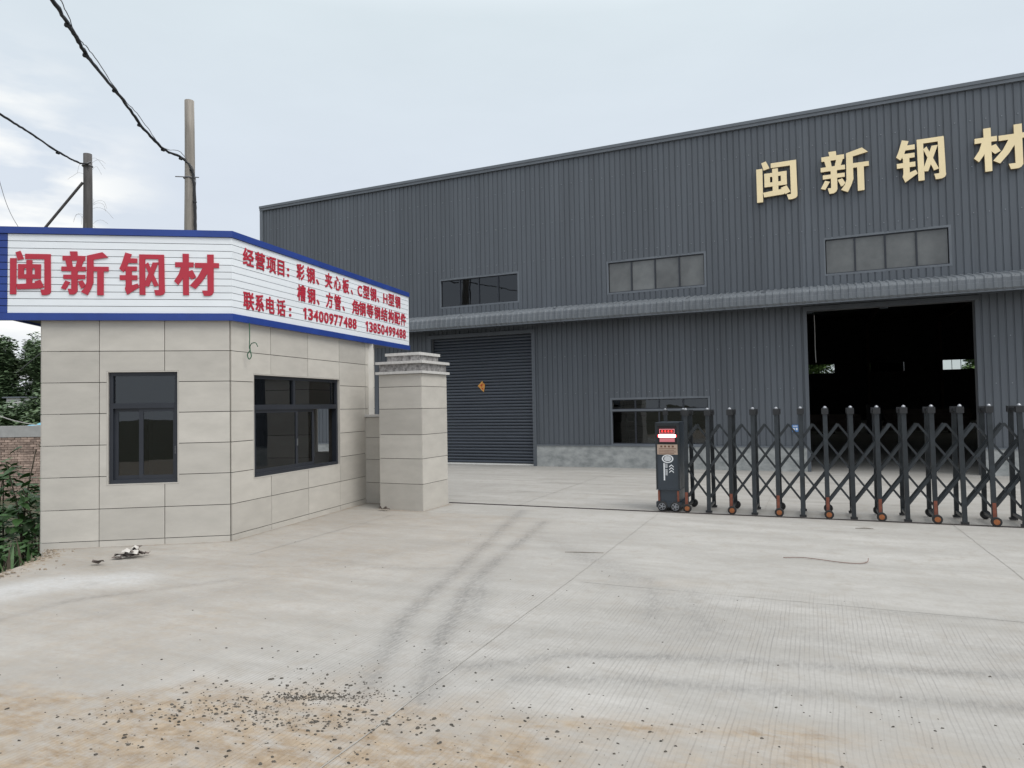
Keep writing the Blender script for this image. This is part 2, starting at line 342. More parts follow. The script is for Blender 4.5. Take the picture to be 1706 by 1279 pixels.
Zg = -.05 * np.exp(-Ug / .035) + (vnoise(Xg, Yg, 2.5, 3) - .5) * .05 * np.exp(-Ug / .35) * (Yg < 8.3) - .0
sg = (Xg - Q0.x) * U.x + (Yg - Q0.y) * U.y; tg = (Xg - Q0.x) * NV.x + (Yg - Q0.y) * NV.y
tyre = np.zeros_like(Xg)
for pts, wd, st in (
    ([(.13, 10.8), (-.16, 9.28), (-.4, 7.95), (-.58, 6.95), (-.73, 6.26), (-.82, 5.73), (-.88, 5.31), (-.88, 4.76), (-.88, 4.28), (-.9, 3.97)], .085, .85),
    ([(.41, 9.7), (.09, 8.43), (-.09, 7.82), (-.27, 7.06), (-.4, 6.47), (-.46, 5.83), (-.5, 5.39), (-.54, 4.86), (-.55, 4.54), (-.54, 4.07), (-.57, 3.8)], .085, .95),
    ([(-.3, 6.6), (-.32, 5.9), (-.36, 5.4)], .10, .7), ([(1.25, 6.47), (1.16, 5.78), (1.04, 5.3)], .12, .6), ([(1.53, 6.04), (1.44, 5.59), (1.39, 5.0)], .09, .5), ([(-1.5, 7.15), (-.9, 7.05), (-.35, 7.1)], .05, .5), ([(-3.2, 7.4), (-2.6, 7.25), (-1.9, 7.3), (-1.2, 7.2)], .035, .5),
    ([(-.5, 4.35), (.07, 4.48), (.27, 4.56), (.55, 4.545), (1.31, 4.445), (2.0, 4.27), (3.0, 4.1), (4.5, 3.8)], .085, .85),
    ([(0, 4.19), (.6, 4.14), (1.17, 4.01), (2.1, 3.81), (3.0, 3.6)], .09, .7),
    ([(.77, 6.29), (1.5, 5.94), (2.56, 5.45), (3.73, 5.08), (5, 4.6)], .06, .45),
    ([(.72, 7.6), (1.04, 6.6), (1.26, 5.78), (1.45, 5.0)], .22, .42),
    ([(.2, 9.0), (1.0, 6.9), (1.6, 5.6), (2.4, 4.6)], .16, .32),
    ([(-3.4, 5.6), (-2.5, 6.6), (-1.6, 7.6), (-.2, 8.9)], .22, .30),
    ([(-2.4, 7.5), (-2.0, 7.55), (-1.65, 7.45)], .12, .30),
    ([(-4.2, 5.45), (-4.05, 5.8), (-3.9, 6.1), (-3.45, 6.35), (-2.7, 6.75)], .07, .65),
    ([(.0, 4.9), (.9, 5.0), (2.2, 4.75), (3.6, 4.4)], .35, .30)):
    tyre = np.maximum(tyre, st * seg_mask(Xg, Yg, pts, wd, .8))
tyre *= .35 + .8 * fbm(Xg, Yg, 2.2, 11) + .25 * (fbm(Xg * 4, Yg, 5, 13) - .4)
far = np.clip((fbm(Xg * .35, Yg, 1.6, 21) - .45) * 2, 0, 1) * .35 * (Yg > 5)
tyre = np.clip(tyre + far * .4, 0, 1)
lim = 7.02 - .20 * sg + (fbm(Xg, Yg, 1.3, 31) - .5) * 1.3
dirt_and_foot = np.clip((tg - lim) / .7, 0, 1) * np.clip((3.4 - sg) / 1.8, 0.2, 1)
dirt_and_foot = np.maximum(dirt_and_foot, .75 * seg_mask(Xg, Yg, [(-4.2, 4.3), (-2.6, 4.02), (-1.7, 3.88), (-.85, 3.78), (.1, 3.6), (.8, 3.5), (1.6, 3.38)], .11, .7) * (.55 + 1.0 * fbm(Xg, Yg, 4, 41)))
dirt_and_foot = np.maximum(dirt_and_foot, .30 * np.clip((-.9 - sg) / 1.8, 0, 1) * (.5 + .9 * fbm(Xg, Yg, .9, 51)) * (tg > 1.2))
dirt_and_foot = np.maximum(dirt_and_foot, (.35 + 1.3 * fbm(Xg, Yg, 3, 33)) * np.exp(-(Ug / .30) ** 2) * (Yg < 9))
for cx_, cy_, rx, ry, st in ((-1.95, 7.5, .3, .12, .5), (-.95, 3.62, .16, .05, .75), (-.6, 3.7, .12, .05, .6), (.75, 3.5, .3, .06, .55), (-3.0, 3.95, .3, .05, .6), (-2.1, 10.9, .3, .1, .3), (-3.3, 8.55, .5, .08, .45), (1.5, 6.3, .4, .15, .25)):
    dirt_and_foot = np.maximum(dirt_and_foot, st * np.exp(-((Xg - cx_) / rx) ** 2 - ((Yg - cy_) / ry) ** 2) * (.4 + fbm(Xg, Yg, 6, 61)))
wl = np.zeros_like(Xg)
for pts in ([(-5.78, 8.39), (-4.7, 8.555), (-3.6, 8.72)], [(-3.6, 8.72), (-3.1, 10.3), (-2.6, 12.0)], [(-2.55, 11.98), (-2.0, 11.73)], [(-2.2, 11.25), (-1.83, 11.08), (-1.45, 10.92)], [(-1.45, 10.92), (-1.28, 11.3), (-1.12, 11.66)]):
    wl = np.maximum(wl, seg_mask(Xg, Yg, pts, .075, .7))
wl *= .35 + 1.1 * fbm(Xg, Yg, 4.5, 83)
dirt_and_foot = np.maximum(dirt_and_foot, .8 * wl); tyre = np.clip(np.maximum(tyre, .75 * wl), 0, 1)  # darker band along wall and pillar feet, in both ground masks
groove = np.clip((tg - 3.9 + (fbm(Xg, Yg, .8, 71) - .5) * 1.6) / 1.0, 0, 1) * np.clip((sg + 2.6) / 1.0, 0, 1) * (.35 + .9 * fbm(Xg, Yg, 1.4, 75))
pale = np.clip(seg_mask(Xg, Yg, [(-4.9, 6.1), (-4.6, 6.6), (-4.3, 6.75), (-3.9, 6.8)], .36, 1.6), 0, 1)
ny, nx = Xg.shape
idx = np.arange(ny * nx).reshape(ny, nx)
F = np.stack([idx[:-1, :-1], idx[:-1, 1:], idx[1:, 1:], idx[1:, :-1]], -1).reshape(-1, 4)
V = np.stack([Xg, Yg, Zg], -1).reshape(-1, 3)
# skirt down the ragged left edge
sk = V[idx[:, 0]].copy(); sk[:, 2] -= .28; sk[:, 0] += .05; nb = len(V); V = np.concatenate([V, sk])
F = np.concatenate([F, np.stack([idx[:-1, 0], idx[1:, 0], nb + np.arange(1, ny), nb + np.arange(0, ny - 1)], -1)])
me = bpy.data.meshes.new('concrete_yard')
me.vertices.add(len(V)); me.vertices.foreach_set('co', V.astype(np.float32).ravel())
me.loops.add(len(F) * 4); me.loops.foreach_set('vertex_index', F.astype(np.int32).ravel())
me.polygons.add(len(F)); me.polygons.foreach_set('loop_start', np.arange(0, len(F) * 4, 4, dtype=np.int32))
me.update(calc_edges=True); me.polygons.foreach_set('use_smooth', [True] * len(F))
for nm, arr, fill in (('tyre', tyre, 0), ('dirt_and_foot', dirt_and_foot, .8), ('groove', groove, 0), ('pale', pale, 0)):
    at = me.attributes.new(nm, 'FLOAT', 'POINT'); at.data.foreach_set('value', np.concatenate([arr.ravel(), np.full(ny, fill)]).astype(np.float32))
yard = tag(link('concrete_yard', me), kind='structure')

def ground_mat():
    m = bpy.data.materials.new('broomed_concrete'); m.use_nodes = True
    n = m.node_tree.nodes; l = m.node_tree.links; p = n['Principled BSDF']; p.inputs['Roughness'].default_value = .82; p.inputs['Specular IOR Level'].default_value = .35
    t = n.new('ShaderNodeTexCoord')
    rot = n.new('ShaderNodeMapping'); rot.vector_type = 'TEXTURE'; rot.inputs['Location'].default_value = Q0; rot.inputs['Rotation'].default_value = (0, 0, GA); l.new(t.outputs['Object'], rot.inputs[0])
    def no(scale, det=6, src=None, stretch=None, rough=.6):
        z = n.new('ShaderNodeTexNoise'); z.inputs['Scale'].default_value = scale; z.inputs['Detail'].default_value = det; z.inputs['Roughness'].default_value = rough
        if stretch:
            q = n.new('ShaderNodeMapping'); q.inputs['Scale'].default_value = stretch; l.new(rot.outputs[0], q.inputs[0]); l.new(q.outputs[0], z.inputs[0])
        else: l.new(rot.outputs[0], z.inputs[0])
        return z.outputs[0]
    def rng(x, a, b, c=0., d=1.):
        r = n.new('ShaderNodeMapRange'); l.new(x, r.inputs[0]); r.inputs[1].default_value = a; r.inputs[2].default_value = b; r.inputs[3].default_value = c; r.inputs[4].default_value = d; return r.outputs[0]
    def mth(op, a, b):
        q = n.new('ShaderNodeMath'); q.operation = op; q.use_clamp = False
        for i, x in enumerate((a, b)):
            if isinstance(x, (int, float)): q.inputs[i].default_value = x
            else: l.new(x, q.inputs[i])
        return q.outputs[0]
    def attr(a): q = n.new('ShaderNodeAttribute'); q.attribute_name = a; return q.outputs['Fac']
    def mix(f, a, b, mode='MIX'):
        q = n.new('ShaderNodeMix'); q.data_type = 'RGBA'; q.blend_type = mode; q.clamp_factor = True
        if isinstance(f, float): q.inputs[0].default_value = f
        else: l.new(f, q.inputs[0])
        for i, x in ((6, a), (7, b)):
            if isinstance(x, tuple): q.inputs[i].default_value = (*x, 1)
            else: l.new(x, q.inputs[i])
        return q.outputs[2]
    big = no(.55, 7); strk = no(1.0, 7, stretch=(.5, 2.6, 1)); fine = no(26, 6); mid = no(4.5, 8, rough=.68)
    c = mix(rng(big, .32, .68), (.355, .343, .323), (.438, .425, .403))
    c = mix(rng(strk, .40, .66, 0, .95), c, (.325, .312, .29))
    c = mix(rng(mid, .50, .66, 0, .65), c, (.325, .302, .27))
    c = mix(rng(mid, .28, .44, .28, 0), c, (.505, .49, .465))
    c = mix(attr('pale'), c, (.49, .495, .495))
    tf = mth('MULTIPLY', attr('tyre'), rng(no(14, 7, stretch=(2.6, .8, 1), rough=.7), .36, .60, .25, 1.15))
    c = mix(tf, c, (.185, .18, .173))
    df = mth('MULTIPLY', attr('dirt_and_foot'), mth('MULTIPLY', rng(no(2.2, 8, rough=.7), .28, .62, .4, 1.15), rng(no(8, 8, stretch=(.7, 1.6, 1), rough=.75), .36, .60, .35, 1.25)))
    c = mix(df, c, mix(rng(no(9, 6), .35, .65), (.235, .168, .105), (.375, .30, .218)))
    c = mix(rng(fine, .40, .66, .0, .20), c, (.25, .236, .215))
    blot = no(1.9, 9, stretch=(.8, 1.5, 1), rough=.72)
    c = mix(rng(blot, .54, .72, 0, .45), c, (.27, .258, .238))
    # brushed drainage grooves across the drive
    sp = n.new('ShaderNodeSeparateXYZ'); l.new(rot.outputs[0], sp.inputs[0])
    wob = mth('MULTIPLY', mth('SUBTRACT', no(1.2, 2), .5), .05)
    ph = mth('MULTIPLY', mth('ADD', sp.outputs['X'], wob), 2 * math.pi / .029)
    sn = mth('SINE', ph, 0.)
    gr = mth('MULTIPLY', rng(sn, .35, 1., 0, 1), mth('MULTIPLY', attr('groove'), rng(no(2.6, 5, stretch=(6, .5, 1)), .38, .60, .1, 1.0)))
    c = mix(mth('MULTIPLY', gr, .50), c, mix(df, (.215, .205, .195), (.22, .17, .115)))
    l.new(c, p.inputs['Base Color'])
    h = mth('ADD', mth('MULTIPLY', fine, .25), mth('MULTIPLY', gr, -.9)); h = mth('ADD', h, mth('MULTIPLY', mid, .35))
    b = n.new('ShaderNodeBump'); b.inputs['Strength'].default_value = .32; b.inputs['Distance'].default_value = .006; l.new(h, b.inputs['Height']); l.new(b.outputs[0], p.inputs['Normal'])
    return m
me.materials.append(ground_mat())

# saw-cut joints between the concrete bays (narrow open slots filled with dark grit)
MT['joint'] = mat('joint_grit', (.305, .292, .27), .95, var=.3, vscale=8)
def joint(s0, t0, s1, t1, wd=.009):
    mb = MB(); n = 40; a = gw(s0, t0); b = gw(s1, t1); d = (b - a).normalized(); q = Vector((-d.y, d.x, 0)); L = []
    for k in range(n + 1):
        p = a.lerp(b, k / n) + q * rnd(-.006, .006); h = wd * rnd(.35, .8)
        L.append((p - q * h, p + q * h))
    for (p, r_), (u, v) in zip(L, L[1:]):
        mb.quad(*[(x.x, x.y, .003) for x in (p, u, v, r_)])
    return mb.build('control_joint', 'joint', yard)
joint(-.24, .3, -.17, 8.2, .0065); joint(3.54, -.2, 3.72, 6.2, .006); joint(-4.05, 1.6, -4.0, 4.6, .006)
for t_ in (-1.6, -3.1, -4.6): joint(-3.4, t_, 9, t_ + .05, .012)
joint(-2.6, -6.5, -2.6, .1, .008); joint(1.2, -6.5, 1.2, -.3, .008); joint(-.1, 4.45, 4.6, 4.42, .004)

# earth around, lower on the left
gx = np.concatenate([[-400, -200, -120, -80], np.linspace(-60, -4, 90), [0, 40, 120, 400]]); gy = np.concatenate([[-300, -100, -40], np.linspace(-10, 60, 90), [90, 150, 300, 600]])
X2, Y2 = np.meshgrid(gx, gy, indexing='ij')
dist = edge_x(Y2) - X2
Z2 = -.16 - .75 * np.clip(dist / 2.2, 0, 1) ** .8 - .55 * np.clip((dist - 3) / 8, 0, 1) + (fbm(X2, Y2, .6, 91) - .5) * .22 * np.clip(dist, 0, 1)
Z2 = np.where(dist < .05, -.6, Z2)
i2 = np.arange(X2.size).reshape(X2.shape)
F2 = np.stack([i2[:-1, :-1], i2[1:, :-1], i2[1:, 1:], i2[:-1, 1:]], -1).reshape(-1, 4)
me2 = bpy.data.meshes.new('earth_ground'); me2.from_pydata(np.stack([X2, Y2, Z2], -1).reshape(-1, 3).tolist(), [], F2.tolist())
me2.polygons.foreach_set('use_smooth', [True] * len(F2))
MT['earth'] = mat('earth', (.085, .066, .045), .95, col2=(.055, .062, .028), vscale=1.4, bump=.6, bscale=8)
me2.materials.append(MT['earth']); tag(link('earth_ground', me2), kind='structure')

# ================================================================== warehouse
WH = thing('warehouse', 'long charcoal ribbed steel warehouse with roller door and open bay', 'warehouse', W0, GA)
SL, SR, DEP, HT = -9.75, 27.0, 46.0, 8.33
UPW = [(-2.94, -.50, 4.56, 5.33), (2.10, 4.54, 4.56, 5.35), (7.28, 9.72, 4.57, 5.37)]
LOWW = (2.12, 4.55, .62, 1.76); ROLL_D = (-3.28, -.11, 0, 3.64); OPEN = (6.84, 10.14, 0, 3.74)
holes = UPW + [LOWW, ROLL_D, OPEN]
mb = MB()
for r in rect_minus((SL, SR, 0, HT), holes): mb.box(r[0], r[1], .04, .20, r[2], r[3])
bw = [(a, a + 2.43, 3.90, 4.69) for a in (1.0, 6.1, 11.2, 16.3, 21.4)]
for r in rect_minus((SL, SR, -.6, HT), bw): mb.box(r[0], r[1], DEP - .2, DEP, r[2], r[3])
mb.box(SL, SL + .15, .2, DEP - .2, -.6, HT); mb.box(SR - .15, SR, .2, DEP - .2, -.6, HT)
mb.build('wall', 'inner', WH)
RL_ = [(x, x + 1.0, 14., 40.) for x in (-4.2, .9, 6.0, 11.1, 16.2, 21.3)]     # unseen roof lights, added to brighten the black hall
mb = MB()
for r in rect_minus((SL - .02, SR, 0., DEP + .1), RL_): mb.box(r[0], r[1], r[2], r[3], HT, HT + .09)
mb.build('roof', 'inner', WH)
MT['added_rooflight'] = glass('added_rooflight_film', (.34, .35, .34), .05)
for r in RL_:
    mb = MB(); mb.box(r[0] - .05, r[1] + .05, r[2] - .05, r[3] + .05, HT + .095, HT + .10); mb.build('added_roof_light', 'added_rooflight', WH)
mb = MB(); mb.box(SL - .05, SR, -.075, -.002, HT - .04, HT + .10); mb.box(SL - .05, SR, -.095, -.076, HT + .035, HT + .11); eave = mb.build('eave_trim', 'flash', WH)
mb = MB(); mb.box(SL - .05, SL + .07, -.06, .03, 0, HT - .045); mb.build('corner_trim', 'flash', WH)
PIT = .1415
def ribs(mb, x0, x1, z0, z1, y=0.):
    k0 = math.floor(x0 / PIT) - 1; br = []
    for k in range(k0, math.ceil(x1 / PIT) + 2):
        c = k * PIT; br += [(c - .0625, 0.), (c - .053, -.0155), (c + .053, -.0155), (c + .0625, 0.)]
    def h(x):
        for (a, u), (b, v) in zip(br, br[1:]):
            if a <= x <= b: return u + (v - u) * (x - a) / (b - a)
        return 0.
    xs = [x0] + [b[0] for b in br if x0 + 1e-5 < b[0] < x1 - 1e-5] + [x1]
    i = len(mb.v)
    for x in xs: mb.v += [(x, y + h(x), z0), (x, y + h(x), z1)]
    for j in range(len(xs) - 1):
        mb.f.append((i + 2 * j, i + 2 * j + 2, i + 2 * j + 3, i + 2 * j + 1)); mb.m.append(0)
PW = PIT * 6
def sheets(x0, x1, z0, z1, hl, y):
    k = math.floor(x0 / PW)
    while k * PW < x1:
        a, b = max(x0, k * PW), min(x1, (k + 1) * PW); k += 1
        if b - a < .02: continue
        rs = rect_minus((a, b, z0, z1), hl)
        if not rs: continue
        mb = MB(); off = y - (.003 if k % 2 else 0.)
        for r in rs: ribs(mb, r[0], r[1], r[2], r[3], off)
        mb.build('cladding_sheet', 'clad', WH)
XE = 16.6
fr = .055
def grow(h, d): return (h[0] - d, h[1] + d, h[2] - d, h[3] + d)
sheets(SL + .07, XE, 4.02, HT - .02, [grow(h, .03) for h in UPW], 0.)
sheets(SL + .07, XE, .59, 4.0, [grow(LOWW, .03), (-3.40, .0, -1, 3.74), (6.76, 10.22, -1, 3.82)], 0.)
mb = MB(); mb.box(XE, SR, -.02, .0, .59, HT - .02); mb.build('cladding_end', 'clad', WH)
# cement plinth, drip trim, door linings, header
for a, b in ((SL, -3.40), (.0, 6.76), (10.22, SR)):
    mb = MB(); mb.box(a, b, -.045, .039, -.2, .555); mb.build('plinth', 'plinth', WH)
    mb = MB(); mb.box(a, b, -.065, .02, .556, .588); mb.build('drip_trim', 'flash', WH)
for a, b in ((-3.40, -3.285), (-.105, -.002), (6.762, 6.838), (10.142, 10.218)):
    mb = MB(); mb.box(a, b, -.05, .21, 0, 3.64 if b < 3 else 3.74); mb.build('door_jamb', 'clad', WH)
for a, b, z in ((-3.40, -.002, 3.641), (6.762, 10.218, 3.741)):
    mb = MB(); mb.box(a, b, -.052, .21, z, z + .1); mb.build('door_header', 'clad', WH)
mb = MB(); mb.box(SL + .1, XE, -.09, -.05, 3.86, 3.99); mb.build('header_beam', 'clad', WH)
# bullnose canopy, sheet by sheet
prof = [(0.0, 4.30), (-.30, 4.235), (-.60, 4.17), (-.745, 4.135), (-.79, 4.11), (-.805, 4.07), (-.808, 3.985), (-.822, 3.98), (-.822, 3.86), (-.79, 3.82)]
k = 0; x = SL
while x < XE:
    x1 = min(x + .775, XE); nrib = 5; xs = []
    for j in range(nrib):
        a = x + (x1 - x) * j / nrib; p = (x1 - x) / nrib; xs += [(a, 0), (a + p * .5, 0), (a + p * .62, 1), (a + p * .88, 1)]
    xs.append((x1, 0)); mb = MB(); i0 = len(mb.v); off = .006 * (k % 2)
    for (xx, h) in xs:
        for q, (yy, zz) in enumerate(prof):
            d = Vector((0, -.3, 1)) if q < 3 else Vector((0, -1, .35)); d.normalize(); d = d * (h * .020 + off)
            mb.v.append((xx, yy + d.y, zz + d.z))
    m_ = len(prof)
    for a in range(len(xs) - 1):
        for b in range(m_ - 1):
            mb.f.append((i0 + a * m_ + b, i0 + (a + 1) * m_ + b, i0 + (a + 1) * m_ + b + 1, i0 + a * m_ + b + 1)); mb.m.append(0)
    mb.build('canopy_sheet', 'canopy', WH); x = x1; k += 1
mb = MB(); mb.box(SL, XE, -.80, -.765, 3.80, 3.86); mb.build('canopy_edge_rail', 'flash', WH)
for x in np.arange(SL + .4, XE, 5.1):
    mb = MB(); mb.bar((x, -.03, 4.25), (x, -.76, 4.15), .05, .08, (1, 0, 0)); mb.bar((x, -.03, 3.86), (x, -.76, 4.1), .04, .04, (1, 0, 0)); mb.build('canopy_bracket', 'flash', WH)
# windows
def window(parent, h, y, npanes, gmat, fw_=.05, proud=.03, sill=True):
    a, b, c, d = h; o = MB()
    o.box(a - fw_, b + fw_, y - proud, y + .06, c - fw_, c); o.box(a - fw_, b + fw_, y - proud, y + .06, d, d + fw_)
    o.box(a - fw_, a, y - proud, y + .06, c, d); o.box(b, b + fw_, y - proud, y + .06, c, d)
    W = o.build('window', 'frame' if parent is not WH else 'flash', parent)
    wd = (b - a) / npanes
    for k in range(npanes):
        p = MB(); x0 = a + k * wd + .018; x1 = a + (k + 1) * wd - .018
        p.box(x0, x1, y + .024, y + .030, c + .02, d - .02); g = p.build('pane', gmat, W)
        if k:
            m2 = MB(); m2.box(a + k * wd - .018, a + k * wd + .018, y - .005, y + .05, c, d); m2.build('mullion', 'frame', W)
    m2 = MB(); m2.box(a, b, y + .002, y + .05, c, c + .02); m2.box(a, b, y + .002, y + .05, d - .02, d); m2.build('sash_rail', 'frame', W)
    return W
window(WH, UPW[0], .012, 4, 'glass_dark'); window(WH, UPW[1], .012, 4, 'glass_reflect'); window(WH, UPW[2], .012, 4, 'glass_reflect')
a, b, c, d = LOWW
W = window(WH, (a, b, c, 1.46), .012, 4, 'glass'); W2 = window(WH, (a, b, 1.51, d), .012, 4, 'glass', fw_=.05, proud=.031)
MT['film'] = glass('film_glass', (.035, .037, .038), .05)
for i, h in enumerate(bw):
    window(WH, h, DEP - .16, 4, 'film' if i == 2 else 'glass_clear' if 'glass_clear' in MT else MT.setdefault('glass_clear', glass('clear_glass', (.85, .88, .85), .05)), proud=.02)
LD = thing('step_ladder', 'pale metal step ladder standing inside the low warehouse window', 'ladder', W0 + U * 2.42 - NV * .75, GA)
for x in (-.13, .13):
    mb = MB(); mb.bar((x, -.02, 0), (x * .8, 0, 1.28), .04, .025, (0, 1, 0)); mb.build('rail', 'white_paint', LD)
    mb = MB(); mb.bar((x, .5, 0), (x * .8, .03, 1.27), .03, .02, (0, 1, 0)); mb.build('rear_leg', 'white_paint', LD)
for k in range(5):
    mb = MB(); mb.box(-.115, .115, -.05, .03, .2 + k * .24, .225 + k * .24); mb.build('rung', 'white_paint', LD)
# screw rows along the girts and rain-darkened laps between sheets
mb = MB()
for z in (5.62, 6.62, 7.62, 1.95, 2.95):
    for k in range(int((SL + .3) / PIT), int(XE / PIT)):
        x = k * PIT
        if k % 2 or any(h[0] - .1 < x < h[1] + .1 and h[2] - .1 < z < h[3] + .1 for h in UPW + [LOWW, (-3.4, 0, 0, 3.8), (6.7, 10.3, 0, 3.9)]): continue
        mb.box(x - .009, x + .009, -.034, -.022, z - .009, z + .009)
o = mb.build('screw_row', 'chrome', WH); o['kind'] = 'stuff'
# interior steel columns and beams
for i, x in enumerate(np.arange(SL + .4, SR, 5.1)):
    mb = MB(); mb.box(x - .1, x + .1, .22, .5, 0, HT - .3); mb.box(x - .1, x + .1, DEP - .5, DEP - .22, -.2, HT - .3); mb.build('column', 'steel', WH)
    mb = MB(); mb.box(x - .08, x + .08, .5, DEP - .5, HT - .6, HT - .02); mb.build('roof_beam', 'steel', WH)
# stock standing in the dim hall
for s0, s1, d0, nl, lb in ((6.6, 8.9, 19.5, 4, 'low dark stack of long bars in the dim hall, left in the open bay'), (10.1, 13.6, 20.5, 5, 'wide dark stack of long bars in the dim hall, right in the open bay')):
    t = thing('bar_stack', lb, 'stack', W0 + U * s0 - NV * d0, GA, 'stacks inside the hall'); ln = s1 - s0
    for q in (.2, .5, .8):
        mb = MB(); mb.box(ln * q - .06, ln * q + .06, 0, 1.2, .01, .12); mb.build('sleeper', 'bark', t)
    for a in range(nl):
        for b in range(5):
            mb = MB(); o_ = rnd(-.08, .08); y_ = b * .24; z_ = .125 + a * .205
            mb.box(o_, ln + o_, y_, y_ + .2, z_, z_ + .03); mb.box(o_, ln + o_, y_, y_ + .2, z_ + .165, z_ + .195); mb.box(o_, ln + o_, y_ + .085, y_ + .115, z_ + .031, z_ + .164); mb.build('beam', 'steel', t)
t = thing('metal_cabinet', 'tall dark cabinet standing between the stacks inside the open bay', 'cabinet', W0 + U * 9.2 - NV * 19.2, GA)
mb = MB(); mb.box(0, .62, 0, .5, .06, 1.42); mb.box(.04, .58, .03, .47, .01, .059); mb.build('body', 'inner', t)
for q in (0.01, .315):
    mb = MB(); mb.box(q, q + .295, -.018, -.001, .1, 1.39); mb.build('door', 'inner', t)
# roller shutter: curved slats
ng = 41; hz = 3.60 / ng; me_s = None
SH = MB(); SH.box(ROLL_D[0], ROLL_D[1], .09, .12, 0, .04); shut = SH.build('roller_shutter', 'white_paint', WH)
for k in range(ng):
    z0 = .042 + k * hz
    if me_s is None:
        mb = MB(); n_ = 6; x0, x1 = ROLL_D[0] + .01, ROLL_D[1] - .01
        pr = [(.120, 0), (.108, .004), (.086, hz * .2), (.078, hz * .5), (.086, hz * .78), (.108, hz - .006), (.120, hz - .001)]
        for (ya, za), (yb, zb) in zip(pr, pr[1:]): mb.quad((x0, ya, za), (x1, ya, za), (x1, yb, zb), (x0, yb, zb))
        o = mb.build('slat', 'shutter', shut); me_s = o.data
    else: o = link('slat', me_s, shut)
    o.location = (0, 0, z0)
mb = MB(); mb.box(ROLL_D[0], ROLL_D[1], .13, .16, 0, 3.63); mb.build('backing', 'inner', shut)
# paper charm stuck on the shutter
T = Matrix.Translation((-1.70, .072, 2.21))
mb = MB()
for poly, mi, yy in (([(-.13, .02), (.0, -.02), (.03, .12), (.02, .17)], 0, 0), ([(-.13, .02), (.06, -.16), (.09, -.02), (.0, -.02)], 0, .0), ([(0, -.02), (.09, -.02), (.10, .06), (.03, .12)], 0, .004), ([(-.05, .03), (.0, .0), (.015, .08), (.005, .09)], 1, -.004), ([(-.03, -.03), (.04, -.10), (.055, -.03), (.01, -.035)], 1, -.004)):
    mb.quad(*[T @ Vector((p[0], yy, p[1])) for p in poly], mi)
o = mb.build('paper_charm', ['sticker', 'sticker_red']); o.location = W0; o.rotation_euler = (0, 0, GA)
tag(o, 'crumpled orange paper charm stuck on the grey roller door', 'sticker')
# small blue number plate beside the open bay
t = thing('number_plate', 'small blue plate with white marks beside the open bay, behind the gate', 'sign', W0 + U * 6.52 - NV * -.05 + Vector((0, 0, 1.0)), GA)
mb = MB(); mb.box(-.07, .07, -.012, 0, -.07, .09); mb.build('plate', 'bluesign', t)
mb = MB(); mb.box(-.05, .05, -.015, -.013, .05, .07); mb.box(-.05, -.012, -.015, -.013, -.035, .02); mb.box(.01, .05, -.015, -.013, -.035, .02); mb.build('print', 'print', t)
# rope hanging in the bay
mb = MB(); mb.tube([(0, 0, 0), (.006, 0, -.4), (.0, 0, -.8), (.01, 0, -1.15)], .010, 5); o = mb.build('hanging_rope', 'rope')
o.location = W0 + U * 7.0 - NV * .7 + Vector((0, 0, 3.72)); tag(o, 'thin pale rope hanging at the left of the open bay', 'rope')
# gold letters on the front
LT = thing('wall_lettering', 'four large gold raised characters high on the charcoal warehouse wall', 'sign', W0, GA)
for ch, x0, x1, z0, z1 in (('闽', 5.83, 6.725, 6.39, 7.375), ('新', 7.225, 8.225, 6.385, 7.37), ('钢', 8.765, 9.70, 6.42, 7.385), ('材', 10.215, 11.19, 6.43, 7.37)):
    stroke_character(ch, LT, x0, x1, z0, z1, .07, -.055, ['gold', 'gold_side'])
for x0 in (5.9, 6.6, 7.3, 8.1, 8.85, 9.6, 10.3, 11.0):
    mb = MB(); mb.box(x0, x0 + .02, -.054, -.028, 6.88, 6.9); mb.build('standoff', 'gold_side', LT)

# ================================================================== gatehouse
GH = thing('gatehouse', 'beige tiled angular gatehouse with dark windows below a lettered sign band', 'gatehouse', B0)
FA, RA = R(8.69), R(73.0)
TF = Matrix.Rotation(FA, 4, 'Z'); TR = Matrix.Rotation(RA, 4, 'Z')
FL, RL = -2.2, 3.77; WT = 2.86
WF = (-1.455, -.617, .752, 2.166); WR = (.43, 2.595, .738, 2.138)
def face_obj(mb, name, mt, T, parent=GH):
    mb.v = [tuple(T @ Vector(p)) for p in mb.v]; return mb.build(name, mt, parent)
for T, x0, x1, hole in ((TF, FL, -.0, WF), (TR, .0, RL, WR)):
    mb = MB()
    for r in rect_minus((x0, x1, -.3, WT), [hole]): mb.box(r[0], r[1], 0, .2, r[2], r[3])
    face_obj(mb, 'wall', 'grout', T)
    mb = MB(); h = hole
    mb.box(h[0] - .001, h[0] + .012, -.019, .07, h[2], h[3]); mb.box(h[1] - .012, h[1] + .001, -.019, .07, h[2], h[3])
    mb.box(h[0] + .012, h[1] - .012, -.019, .07, h[2] - .001, h[2] + .012); mb.box(h[0] + .012, h[1] - .012, -.019, .07, h[3] - .012, h[3] + .001)
    face_obj(mb, 'window_reveal', 'tile', T)
cA = TF @ Vector((FL, 0, 0)); cD = TR @ Vector((RL, 0, 0)); bE = cA + (TF @ Vector((0, 1, 0))) * 3.3
